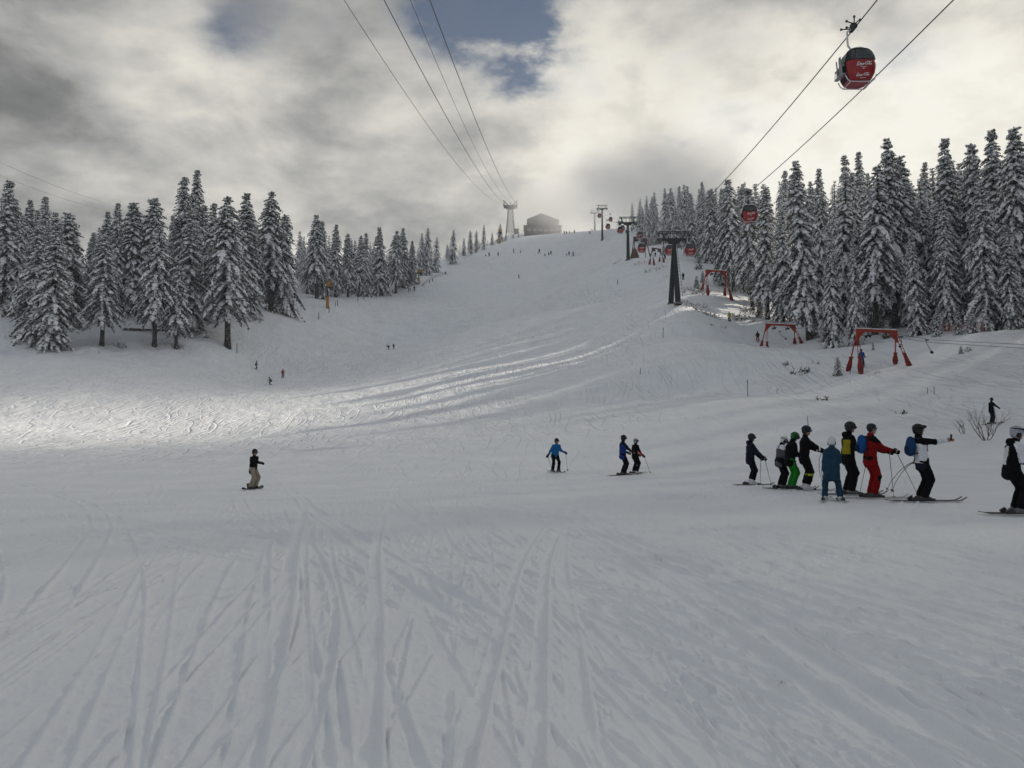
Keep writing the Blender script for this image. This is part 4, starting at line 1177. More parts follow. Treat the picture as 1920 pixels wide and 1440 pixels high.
# two ropes of the drag lift, and the discs hanging from them
def drag_pt(g, fx): 
    a = g.rotation_euler[2]; H = max(c.location.z for c in g.children)
    return None
for side, lab in ((-1, 'upper of the two drag lift ropes running in from the right edge'), (1, 'lower of the two drag lift ropes running in from the right edge')):
    pts = [at(1990, 641 if side < 0 else 648, 60.0), at(1920, 646 if side < 0 else 653, 62.5), at(1742, 637 if side < 0 else 642, 72.0)]
    for (px, py, Y) in ((1668, 624, 78.4), (1480, 612, 113.5), (1350, 510, 141.5)) if side < 0 else ((1622, 624, 78.4), (1446, 612, 113.5), (1331, 510, 141.5)): pts.append(at(px, py, Y))
    m = MB(); m.tube([p - pts[0] for p in pts], 0.020, 6); r = empty('drag_rope', pts[0]); m.build('rope', M_ROPE, r, True); tag(r, lab, 'rope', 'ropes of the drag lift')
def hanger(px, py, Y, drop, lab, lean=0.5, rad=.17):
    p = at(px, py, Y); o = empty('drag_hanger', p); tag(o, lab, 'drag lift seat', 'hanging discs of the drag lift')
    m = MB(); m.tube([(0, 0, 0), (-.03, 0, -drop * .3), (.05 + lean * .2, 0, -drop * .6), (lean * .7, 0, -drop * .85), (lean, 0, -drop)], .028, 6); m.build('stem', M_ROPE, o, True)
    m = MB(); m.box((0, 0, .02), (.34, .1, .12)); m.build('clamp', M_STEEL, o)
    m = MB(); m.lathe([(.03, -.05), (rad * .8, -.06), (rad, 0), (rad * .75, .05), (.04, .07)], (lean, 0, -drop - .08), 12, Matrix.Rotation(R(65), 3, 'X')); m.build('disc', M_BLACK, o, True)
hanger(1738, 638, 72.5, 1.05, 'black disc on a curved stem hanging from the drag rope on the mound', .42)
hanger(1690, 632, 76.0, .85, 'black disc on a short stem beside the right leg of the near gantry', -.15, .15)
hanger(1462, 622, 112.5, .95, 'disc on a bent stem hanging in the middle red gantry', .85, .15)
hanger(1554, 633, 98.0, .80, 'small dark disc dangling above the crest between the two red gantries', .05, .13)

# ------------------------------------------------------------------ brown pointed hut
hb = ground_at(1190, 236); hb.z -= .2
o = empty('pointed_hut', hb, .2); tag(o, 'brown hut with a steep pointed roof behind the second pylon', 'hut')
m = MB(); m.lathe([(1.05, 0), (1.05, 1.5)], n=4, rot=Matrix.Rotation(pi / 4, 3, 'Z')); m.build('wall', M_CONC, o)
m = MB(); m.lathe([(1.45, 1.15), (1.28, 2.0), (.75, 3.4), (.06, 4.7)], n=8, rot=Matrix.Rotation(pi / 8, 3, 'Z')); m.build('roof', M_TAN, o)
m = MB(); m.box((-.2, -.76, .8), (.5, .06, .6)); m.build('window', M_WIN, o)

# ------------------------------------------------------------------ snow guns
def snow_gun(px, base_Y, top, lab, yaw, small=False):
    g0 = ground_at(px, base_Y); H = at(px, top, base_Y).z - g0.z
    o = empty('snow_gun', g0, yaw); tag(o, lab, 'snow gun', 'snow guns left of the piste')
    m = MB(); m.lathe([(.42, -.4), (.42, H * .42), (.36, H * .44)], n=10); m.build('post_cover', M_YEL, o, True)
    m = MB(); m.lathe([(.16, H * .40), (.14, H * .78)], n=8); m.bar((.0, 0, H * .55), (1.0, 0, H * .76), .10); m.build('post', M_STEEL, o)
    m = MB(); m.box((.35, 0, H * .79), (2.2, 1.3, .30)); m.box((.9, 0, H * .73), (1.0, 1.0, .22)); m.build('platform', M_STEEL, o)
    m = MB(); m.box((.30, 0, H * .855), (1.5, 1.0, .50)); m.build('cradle', M_YEL, o)
    m = MB(); rt = Matrix.Rotation(R(72), 3, 'Y')
    m.lathe([(.40, -.75), (.50, -.72), (.55, -.2), (.50, .5), (.56, .55), (.56, .75), (.44, .75), (.40, .3)], (.30, 0, H * .945), 14, rt); m.build('fan_drum', M_YEL, o, True)
    m = MB(); m.lathe([(.05, -.55), (.42, -.52), (.42, -.45), (.05, -.45)], (.30, 0, H * .945), 14, rt); m.build('fan_guard', M_STEEL, o)
    m = MB(); m.lathe([(.56, .76), (.60, .80), (.60, .86), (.46, .86)], (.30, 0, H * .945), 14, rt); m.build('nozzle_ring', M_BLACK, o)
snow_gun(614, 214, 529, 'yellow snow gun on a tall post, the nearer one left of the piste', .2)
snow_gun(785, 286, 507, 'yellow snow gun on a tall post, the farther one up the edge of the wood', .1)
snow_gun(936, 447, 430, 'small reddish snow gun at the skyline below the cable car tower', .3)

# ------------------------------------------------------------------ marker poles and net posts
POLES = [
    (444, 664, 643, 'marker pole at the foot of the left snow bank', 0), (597, 598, 585, 'marker pole below the nearer snow gun, left of another', .05), (617, 588, 575, 'marker pole right below the nearer snow gun', 0),
    (629, 575, 565, 'short pole right of the nearer snow gun base', .05), (633, 573, 562, 'second short pole right of the nearer snow gun base', -.03),
    (671, 565, 554, 'net post, first from the left in the row of six', 0), (682, 562, 551, 'net post, second from the left in the row of six', .08), (697, 559, 549, 'net post, third from the left in the row of six', .05),
    (705, 558, 550, 'net post, fourth from the left in the row of six', .06), (712, 557, 548, 'net post, fifth from the left in the row of six', -.1), (716, 556, 547, 'net post, last in the row of six', 0),
    (766, 548, 539, 'thin post left of the skier below the farther snow gun', 0), (769, 547, 539, 'second thin post left of the skier below the farther snow gun', 0), (793, 538, 532, 'net post just right of the farther snow gun', 0),
    (805, 532, 525, 'net post uphill of the farther snow gun', 0), (811, 529, 522, 'net post at the upper end of the net', 0),
    (1243, 634, 614, 'thin marker pole alone on the slope below the nearest pylon', .04), (1158, 534, 523, 'thin pole on the upper slope left of the nearest pylon', 0), (1402, 742, 711, 'dark marker pole on the near slope above the skiers', 0),
    (1739, 738, 727, 'short thin post, left of two on the mound', .05), (1752, 741, 724, 'thin post, right of two on the mound', -.03), (1516, 806, 781, 'pole whose tip shows over the blue goggles of the tall skier', -.06),
    (1200, 702, 690, 'short thin stick on the slope under the wood edge', .1), (1594, 702, 692, 'thin stick beside the snowy bush left of the near gantry', .05),
]
for (px, pb, pt, lab, lean) in POLES:
    p = on_snow(px, pb); H = at(px, pt, p.y).z - p.z
    H = max(H, .5); w = max(.022, .00042 * p.y)
    m = MB(); m.tube([(0, 0, -.2), (lean * H * .5, 0, H * .5), (lean * H, 0, H)], [w, w, w * .8], 6)
    if H > 1.2 and p.y < 140: m.tube([(lean * H * .80, 0, H * .80), (lean * H * .9, 0, H * .9)], w * 1.35, 6)
    ob = m.build('marker_pole', M_POLE, None, True); ob.location = p; tag(ob, lab, 'pole', 'marker poles on the snow')
# the orange safety net at the farther gun and a pink one under the wood
def net(p0, p1, h, n, mat, lab, rows=4):
    o = empty('safety_net', p0); m = MB()
    for k in range(n + 1):
        q = p0.lerp(p1, k / n); q.z = gz(q.x, q.y)
        if k: 
            for j in range(rows + 1):
                zz = h * j / rows; m.bar(prev - p0 + Vector((0, 0, zz)), q - p0 + Vector((0, 0, zz)), .028)
        m.bar(q - p0, q - p0 + Vector((0, 0, h)), .024); prev = q.copy()
    m.build('mesh', mat, o); tag(o, lab, 'net')
M_NET = material('net_grey', (0.10, 0.095, 0.09), 0.8); M_NETP = material('net_pink', (0.40, 0.18, 0.17), 0.8)
net(on_snow(792, 539), on_snow(834, 516), 1.1, 24, M_NET, 'dark safety net along the edge below the small spruces')
net(ground_at(1752, 96), ground_at(1845, 94), 1.3, 40, M_NETP, 'faded pink safety net under the spruces behind the mound', 7)

# ------------------------------------------------------------------ log, brush, bushes, young spruces
a, b = ground_at(232, 146), ground_at(372, 148); a = at(232, 617, 146); b = at(372, 621, 148)
m = MB(); m.tube([(0, 0, 0), (b - a) * .5 + Vector((0, 0, -.05)), b - a], [.22, .20, .12], 8); ob = m.build('fallen_log', MAT_BARK, None, True); ob.location = a; tag(ob, 'long dark fallen log lying between the trunks at the left', 'log')
def brush(px, py, n, rad, hgt, lab, name='brush_heap', snowy=True, lo=12.0, seed=0):
    """low heap of dead twigs and needles showing through the snow"""
    p = on_snow(px, py, lo); g = random.Random(seed or int(px)); m = MB(); s2 = MB()
    for k in range(n):
        a = g.uniform(0, 6.28); r_ = rad * math.sqrt(g.random()); q = Vector((r_ * cos(a), r_ * sin(a) * .7, 0)); q.z = gz(p.x + q.x, p.y + q.y) - p.z - .05
        l = g.uniform(.4, 1) * hgt; e = q + Vector((g.uniform(-.7, .7) * l, g.uniform(-.7, .7) * l, l * g.uniform(.4, 1)))
        m.tube([q, q.lerp(e, .5) + Vector((g.uniform(-.1, .1) * l, 0, 0)), e], [.04 * hgt + .01, .03 * hgt + .008, .008], 4)
        for j in range(3):
            c = q.lerp(e, g.uniform(.3, 1)); m.bar(c, c + Vector((g.uniform(-1, 1), g.uniform(-1, 1), g.uniform(-.2, .8))) * l * .4, .03 * hgt + .008)
        if snowy: s2.lathe([(.02, -.02), (g.uniform(.1, .22) * hgt, .0), (g.uniform(.08, .14) * hgt, .07 * hgt), (.01, .1 * hgt)], e.lerp(q, .3), 6)
    o = empty(name, p); tag(m.build('twigs', M_TWIG, o), kind='stuff')
    if snowy: tag(s2.build('snow_load', MAT_LOAD, o, True), kind='stuff')
    tag(o, lab, 'bush', 'scrub sticking out of the snow'); return o
BR = [(221, 650, 40, 1.6, .7, 'dark flat brush heap on the snow among the left trunks', True), (332, 651, 30, 1.5, .8, 'snowy scrub at the foot of the short spruce by the log', True), (377, 632, 30, 1.6, 1.1, 'snowy scrub left of the long bare trunk', True),
      (184, 663, 8, .6, .3, 'small dark clod on the snow below the left wood', False), (508, 585, 30, 2.0, 1.0, 'dark broken edge on the snow bank under the big spruce', False), (470, 600, 26, 2.2, .8, 'twigs showing on the left snow bank', False),
      (1316, 585, 46, 3.0, .9, 'scrubby patch on the snow right below the nearest pylon', True), (1300, 572, 30, 2.2, .8, 'scrub right of the pylon footing', True), (1305, 548, 36, 2.6, 1.0, 'scrub between the nearest pylon and the third gantry', True),
      (1228, 505, 30, 3.0, .8, 'scrub on the crest left of the nearest pylon', True), (1200, 495, 26, 3.0, .7, 'scrub on the crest below the lowest cabin', True), (1158, 492, 14, 1.6, .8, 'dark tuft left of the second pylon foot', True),
      (1250, 520, 14, 1.6, .5, 'low tuft just left of the nearest pylon shaft', True), (1395, 600, 40, 2.4, 1.2, 'snowy scrub below the spruce right of the yellow-clad skier', True), (1412, 588, 34, 2.2, 1.3, 'snowy scrub in front of the flared trunk', True),
      (1502, 700, 16, 1.0, .9, 'thin bare bush left of the snowy bush on the near slope', False), (1543, 752, 8, .5, .7, 'small twig bush on the near slope above the helmets', False), (1693, 776, 10, .5, .4, 'small dry tuft on the near slope left of the mound', False),
      (1470, 684, 8, .6, .6, 'dark clump on the near slope below the middle gantry', True), (1360, 617, 6, .5, .4, 'tiny dark clump below the yellow-clad skier', False), (1526, 683, 8, .7, .5, 'little tuft right of the dark clump on the near slope', True),
      (1645, 700, 6, .4, .3, 'tiny clump near the track below the near gantry', False), (1810, 660, 12, .8, .5, 'low snowy tuft on the mound left of the hanging disc', True), (1334, 610, 8, .8, .4, 'thin tuft on the slope right of the lone marker pole', False)]
for i, (px, py, n, rd, hg, lab, sn) in enumerate(BR): brush(px, py, n, rd, hg, lab, snowy=sn, seed=300 + i)
def bare_shrub(px, py, H, n, lab, seed, spread=.55):
    """leafless shrub: forked stems fanning from the root"""
    p = on_snow(px, py); g = random.Random(seed); o = empty('bare_shrub', p); tag(o, lab, 'bush', 'leafless shrubs')
    for k in range(n):
        m = MB()
        def grow(q, d, l, r_, dep):
            pts = [q]; dd = d.copy()
            for j in range(3):
                dd = (dd + Vector((g.uniform(-.22, .22), g.uniform(-.22, .22), g.uniform(-.02, .16)))).normalized(); pts.append(pts[-1] + dd * l / 3)
            m.tube(pts, [r_, r_ * .85, r_ * .7, r_ * .5], 5, cap=False)
            if dep:
                for j in range(g.choice((2, 3, 3))):
                    i_ = g.choice((1, 2, 3)); e = (dd + Vector((g.uniform(-.8, .8), g.uniform(-.6, .6), g.uniform(-.1, .5)))).normalized(); grow(pts[i_], e, l * g.uniform(.45, .7), r_ * .5, dep - 1)
        a = (k + .5) / n * 2 - 1
        grow(Vector((a * .1, 0, -.1)), Vector((a * spread * 1.6, g.uniform(-.5, .5), 1)).normalized(), H * g.uniform(.5, .7), .022 * H / 2 + .006, 3)
        m.build('stem', M_TWIG, o)
bare_shrub(1849, 826, 1.75, 6, 'big leafless shrub on the mound in front of the man with outstretched arm', 41)
bare_shrub(1806, 814, 1.0, 4, 'small leafless shrub left of the big one on the mound', 42, .4)
bare_shrub(1503, 706, 1.0, 4, 'thin leafless shrub on the near slope above the group', 43)
YG = 'young snowy spruces on the open slope'
for (px, py, Hh, k, lab) in [(1571, 704, 1.9, 0, 'snowy bush-like spruce left of the near red gantry'), (1802, 664, .9, 0, 'tiny snowy spruce on the mound right of the near gantry'), (1637, 656, .9, 1, 'tiny snowy spruce behind the near gantry beam'),
                             (1425, 596, 3.6, 0, 'young spruce at the wood edge above the skier in red trousers'), (1527, 634, 3.4, 1, 'young white spruce between the middle and near gantries'), (1545, 640, 2.6, 0, 'short white spruce left of the low snow-white one'),
                             (1664, 634, 2.4, 0, 'young spruce under the beam of the near red gantry'), (1757, 632, 2.9, 1, 'young spruce behind the pink net, left one'), (1797, 628, 2.7, 1, 'young spruce behind the pink net, pointed middle one'), (1822, 626, 2.6, 0, 'young spreading spruce behind the pink net, right one'),
                             (1306, 540, 2.2, 0, 'small spruce left of the third gantry'), (1317, 530, 2.6, 1, 'small spruce behind the left leg of the third gantry'), (1345, 528, 3.0, 0, 'young spruce framed by the third gantry'),
                             (1245, 478, 3.4, 0, 'young frosted spruce right of the lowest cabin'), (1310, 505, 4.6, 1, 'young frosted spruce under the wood behind the nearest pylon'), (962, 446, 3.0, 0, 'small frosted bush right of the tower hut')]:
    p = on_snow(px, py)
    if p.y > 200 and py > 600: p = ground_at(px, 100)
    p.z -= .05
    spruce(YOUNG[k], p, Hh, lab, YG, name='young_spruce')
# ------------------------------------------------------------------ smooth solids: signed distances -> surface net
def sd_caps(P, a, b, ra, rb):
    a = np.asarray(a, np.float32); b = np.asarray(b, np.float32); ab = b - a
    t = np.clip(((P - a) @ ab) / (ab @ ab + 1e-9), 0, 1)
    return np.linalg.norm(P - a - t[..., None] * ab, axis=-1) - (ra + (rb - ra) * t)
def sd_ell(P, c, r, M=None):
    q = P - np.asarray(c, np.float32)
    if M is not None: q = q @ np.asarray(M, np.float32)          # columns of M are the axes
    r = np.asarray(r, np.float32)
    k0 = np.linalg.norm(q / r, axis=-1); k1 = np.linalg.norm(q / (r * r), axis=-1)
    return k0 * (k0 - 1.0) / np.maximum(k1, 1e-6)
def prim_box(p):
    if p[0] == 'c':
        a, b = np.array(p[1]), np.array(p[2]); r = max(p[3], p[4]); return np.minimum(a, b) - r, np.maximum(a, b) + r
    c = np.array(p[1]); r = max(p[2]); return c - r, c + r
def sd_prim(P, p):
    return sd_caps(P, p[1], p[2], p[3], p[4]) if p[0] == 'c' else sd_ell(P, p[1], p[2], p[3] if len(p) > 3 else None)
def surface(prims, voxel, k=0.03, wrinkle=0.0, wscale=9.0, seed=0):
    """union of the solids with soft joins -> (verts, quads, index of the nearest solid per quad)"""
    lo = np.min([prim_box(p)[0] for p in prims], 0) - 3 * voxel - k; hi = np.max([prim_box(p)[1] for p in prims], 0) + 3 * voxel + k
    n = np.ceil((hi - lo) / voxel).astype(int) + 1
    ax = [lo[i] + voxel * np.arange(n[i]) for i in range(3)]
    F = np.full(n, 9.0, np.float32)
    for p in prims:
        b0, b1 = prim_box(p); m = 0.06 + k + 2 * voxel
        sl = tuple(slice(max(0, int((b0[i] - m - lo[i]) / voxel)), min(n[i], int((b1[i] + m - lo[i]) / voxel) + 2)) for i in range(3))
        G = np.stack(np.meshgrid(ax[0][sl[0]], ax[1][sl[1]], ax[2][sl[2]], indexing='ij'), -1).astype(np.float32)
        d = sd_prim(G, p); f = F[sl]
        h = np.clip(0.5 + 0.5 * (f - d) / max(k, 1e-4), 0, 1)
        F[sl] = np.where(f > 8, d, f * (1 - h) + d * h - k * h * (1 - h))
    if wrinkle:
        Z = np.meshgrid(*ax, indexing='ij')
        F += wrinkle * (vnoise(Z[0] * wscale + Z[1] * 5 + seed, Z[2] * wscale * 1.3 - Z[1] * 4) + 0.6 * vnoise(Z[2] * wscale * 2.3 + Z[0] * 3 + seed, Z[1] * wscale * 2.0 + Z[0] * 4)).astype(np.float32)
    S = F < 0
    c = [F[i:n[0] - 1 + i, j:n[1] - 1 + j, l:n[2] - 1 + l] for i in (0, 1) for j in (0, 1) for l in (0, 1)]
    s = np.stack([q < 0 for q in c]); act = s.any(0) & ~s.all(0)
    idx = np.full(act.shape, -1, np.int64); ii = np.argwhere(act); idx[tuple(ii.T)] = np.arange(len(ii))
    vals = np.stack([q[act] for q in c], 1)
    offs = np.array([(i, j, l) for i in (0, 1) for j in (0, 1) for l in (0, 1)], np.float32)
    acc = np.zeros((len(ii), 3)); cnt = np.zeros(len(ii))
    for a in range(8):
        for b in range(a + 1, 8):
            if abs(offs[a] - offs[b]).sum() != 1: continue
            va, vb = vals[:, a], vals[:, b]; m = (va < 0) != (vb < 0)
            t = np.where(m, va / (va - vb + 1e-12), 0)
            acc[m] += (offs[a] + (offs[b] - offs[a]) * t[:, None])[m]; cnt[m] += 1
    V = lo + voxel * (ii + acc / np.maximum(cnt, 1)[:, None])
    quads = []
    for axis in range(3):
        o1, o2 = [(1, 2), (2, 0), (0, 1)][axis]
        a = S[tuple(slice(0, -1) if q == axis else slice(None) for q in range(3))]; b = S[tuple(slice(1, None) if q == axis else slice(None) for q in range(3))]
        for flip in (False, True):
            e = np.argwhere((a & ~b) if not flip else (~a & b))
            e = e[(e[:, o1] > 0) & (e[:, o2] > 0) & (e[:, o1] < n[o1] - 1) & (e[:, o2] < n[o2] - 1)]
            if not len(e): continue
            d1 = np.zeros(3, int); d1[o1] = 1; d2 = np.zeros(3, int); d2[o2] = 1
            q = np.stack([idx[tuple((e - d1 - d2).T)], idx[tuple((e - d2).T)], idx[tuple(e.T)], idx[tuple((e - d1).T)]], 1)
            quads.append(q[:, ::-1] if flip else q)
    Q = np.vstack(quads); Q = Q[(Q >= 0).all(1)]
    C = V[Q].mean(1).astype(np.float32)
    D = np.stack([sd_prim(C, p) for p in prims], 1)
    return V, Q, D.argmin(1), C

def solid(name, prims, mats, parent, voxel=0.02, k=0.03, wrinkle=0.0, paint=None, seed=0):
    """prims: list of (tag, prim); paint(tag, centre) -> index into mats"""
    V, Q, near, C = surface([p for _, p in prims], voxel, k, wrinkle, seed=seed)
    mi = np.zeros(len(Q), np.int32)
    if paint is not None:
        tags = [t for t, _ in prims]
        mi = np.array([paint(tags[a], c) for a, c in zip(near, C)], np.int32)
    me = mesh_np(name, V, Q, None, True, mi)
    for m in (mats if isinstance(mats, (list, tuple)) else [mats]): me.materials.append(m)
    return link(bpy.data.objects.new(name, me), parent)

# ------------------------------------------------------------------ air: thin haze, the mist that lies on the hilltop, and added shade clouds
def volume_mat(name, dens, col, g=0.25, soft=False):
    m = bpy.data.materials.new(name); m.use_nodes = True; N = NT(m.node_tree)
    v = N.n('ShaderNodeVolumePrincipled'); o = N.n('ShaderNodeOutputMaterial'); N.l(v.outputs[0], o.inputs['Volume'])
    v.inputs['Color'].default_value = (*col, 1); v.inputs['Density'].default_value = dens; v.inputs['Anisotropy'].default_value = g
    if soft:                                       # thins out towards its own edge, in shreds
        t = N.n('ShaderNodeTexCoord').outputs['Object']
        w = N.math('MULTIPLY', N.math('SUBTRACT', N.noise(t, 2.2, 4.0, 0.6), 0.5), 0.9)
        r = N.math('ADD', N.vmath('LENGTH', t).outputs['Value'], w)
        f = N.ramp(r, [(0.25, 1.0), (0.95, 0.0)], 'EASE')
        N.l(N.math('MULTIPLY', f, dens), v.inputs['Density'])
    return m
M_FOG = volume_mat('fog', 0.020, (0.985, 0.985, 0.98), soft=True)
M_SHADE_CLD = volume_mat('shade_cloud', 0.015, (0.99, 0.99, 0.99)); M_SHADE_THIN = volume_mat('thin_shade_cloud', 0.0125, (0.99, 0.99, 0.99))
def puff(name, c, r, mat, label, group):
    me = bpy.data.meshes.get('mist_body_' + mat.name)
    if me is None:
        m = MB(); m.lathe([(max(.01, sin(pi * k / 10)), -cos(pi * k / 10)) for k in range(11)], n=16)
        ob = m.build(name, mat); ob.data.name = 'mist_body_' + mat.name
    else: ob = link(bpy.data.objects.new(name, me))
    ob.location = c; ob.scale = r; tag(ob, label, 'mist' if name == 'fog_bank' else 'shade_cloud', group, 'stuff'); return ob
for c, r in ((at(1052, 402, 530), (48, 62, 34)), (at(1125, 390, 480), (66, 80, 36)), (at(1228, 358, 365), (58, 75, 26))):
    puff('fog_bank', c, r, M_FOG, 'pale mist lying on the hilltop and the highest trees', 'mist on the hilltop')
for c, r in (((800, 795, 592), (110, 145, 110)), ((820, 505, 520), (110, 105, 95))):  # added out of view: they block the sun except for one strip of slope
    puff('shade_cloud', c, r, M_SHADE_CLD if c[1] > 700 else M_SHADE_THIN, 'unseen bank of clouds added beyond the right edge to shade the slope', 'clouds added to shade the slope')
hz = MB(); hz.box((0, 0, 110), (3200, 3200, 300)); hz_o = hz.build('haze', volume_mat('haze_air', 0.00018, (0.93, 0.96, 1.0)))
tag(hz_o, 'thin pale winter haze filling the valley', 'haze', kind='stuff')

# ------------------------------------------------------------------ people
def cloth(name, col, rough=0.8, var=0.18): return material(name, col, rough, var=var, scale=7, bump=0.35, bscale=22, bdist=0.012, spec=0.06)
K = {}
def C_(name, *a, **k):
    if name not in K: K[name] = cloth('cloth_' + name, *a, **k)
    return K[name]
PAL = dict(black=(0.0045, 0.0045, 0.0052), navy=(0.010, 0.013, 0.026), grey=(0.075, 0.078, 0.085), darkgrey=(0.032, 0.033, 0.036), white=(0.62, 0.64, 0.68), teal=(0.016, 0.045, 0.078), green=(0.012, 0.19, 0.018), red=(0.19, 0.005, 0.005),
           blue=(0.010, 0.065, 0.22), sky=(0.014, 0.13, 0.33), yellow=(0.25, 0.21, 0.015), lime=(0.25, 0.33, 0.025), sand=(0.27, 0.24, 0.185), orangered=(0.42, 0.055, 0.04), royal=(0.012, 0.030, 0.16), maroon=(0.10, 0.010, 0.012), salmon=(0.32, 0.07, 0.06), brown=(0.04, 0.03, 0.025))
def cl(n): return C_(n, PAL[n])
M_SKIN = material('skin', (0.36, 0.20, 0.145), 0.55, var=0.10, scale=12, spec=0.3)
M_EYE = material('eye', (0.02, 0.015, 0.012), 0.2, spec=0.5)
HELM = {n: material('helmet_' + n, c, 0.45, spec=0.2, var=0.08) for n, c in dict(black=(0.009, 0.009, 0.010), white=(0.60, 0.61, 0.62), green=(0.02, 0.13, 0.03), silver=(0.30, 0.32, 0.36), navy=(0.010, 0.016, 0.036), grey=(0.020, 0.021, 0.024)).items()}
LENS = {n: material('lens_' + n, c, 0.12, spec=0.8) for n, c in dict(black=(0.012, 0.012, 0.014), blue=(0.03, 0.11, 0.26), orange=(0.50, 0.13, 0.015)).items()}
M_BOOTW = material('boot_white', (0.48, 0.49, 0.50), 0.35, spec=0.5, var=0.1); M_BOOTG = material('boot_grey', (0.10, 0.105, 0.11), 0.4, spec=0.5, var=0.15); M_BOOTB = material('boot_black', (0.02, 0.02, 0.022), 0.4, spec=0.5)
M_SKI = [material('ski_' + n, c, 0.35, spec=0.5, var=0.1) for n, c in dict(black=(0.02, 0.02, 0.022), white=(0.45, 0.45, 0.46), green=(0.10, 0.20, 0.03)).items()]
M_POLEMET = material('pole_metal', (0.09, 0.09, 0.095), 0.4, metal=0.5); M_POLERED = material('pole_red', (0.26, 0.02, 0.02), 0.4)

def v3(*a): return np.array(a, np.float64)
def ik(a, b, l1, l2, hint):
    """middle joint of a two-bone limb from a to b bending towards hint"""
    d = b - a; L = np.linalg.norm(d)
    if L > (l1 + l2) * 0.995: b = a + d / L * (l1 + l2) * 0.995; d = b - a; L = np.linalg.norm(d)
    L = max(L, abs(l1 - l2) + .02)
    x = (l1 * l1 - l2 * l2 + L * L) / (2 * L); h = math.sqrt(max(0, l1 * l1 - x * x)); u = d / np.linalg.norm(d)
    hn = hint - u * (hint @ u); hn = hn / (np.linalg.norm(hn) + 1e-9)
    return a + u * x + hn * h, b
def rotz(v, a): return v3(v[0] * cos(a) - v[1] * sin(a), v[0] * sin(a) + v[1] * cos(a), v[2])

def skeleton(drop=0.03, lean=6, stance=0.13, stag=0.0, hips=(0, 0), handL=(.30, .24, 1.02), handR=(.30, -.24, 1.02), head_p=0, head_y=0, twist=0, side=0, sh=.170, shz=.462, lift=(0, 0)):
    """joints of a 1.75 m figure facing +x with +y on its left"""
    J = {}
    J['aL'] = v3(stag, stance, .12 + lift[0]); J['aR'] = v3(-stag, -stance, .12 + lift[1])
    pel = v3(hips[0], hips[1], .985 - drop); J['pel'] = pel
    J['hL'] = pel + v3(0, .095, -.02); J['hR'] = pel + v3(0, -.095, -.02)
    for s in 'LR': J['k' + s], J['a' + s] = ik(J['h' + s], J['a' + s], .43, .42, v3(1, .12 if s == 'L' else -.12, 0))
    l = R(lean); sd_ = R(side); d = v3(sin(l), sin(sd_), cos(l) * cos(sd_)); d /= np.linalg.norm(d)
    J['waist'] = pel + d * .14; J['chest'] = pel + d * .36; J['neck'] = pel + d * .53
    tw = R(twist); fwd = v3(cos(tw), sin(tw), 0); lat = rotz(v3(0, 1, 0), tw)
    J['lat'] = lat; J['dir'] = d
    J['sL'] = pel + d * shz + lat * sh; J['sR'] = pel + d * shz - lat * sh
    for s, sg, h in (('L', 1, handL), ('R', -1, handR)):
        J['e' + s], J['w' + s] = ik(J['s' + s], v3(*h), .29, .26, v3(-.55, .30 * sg, -.8))
        J['d' + s] = (J['w' + s] - J['e' + s]) / np.linalg.norm(J['w' + s] - J['e' + s])
    hp = R(head_p + lean * .35); hy = R(head_y) + tw
    hf = rotz(v3(cos(hp), 0, -sin(hp)), hy); hu = rotz(v3(sin(hp), 0, cos(hp)), hy); hl = np.cross(hu, hf)
    J['head'] = J['neck'] + d * .06 + hu * .125 + hf * .025
    J['hM'] = np.stack([hf, hl, hu], 1); J['hf'], J['hl'], J['hu'] = hf, hl, hu
    return J

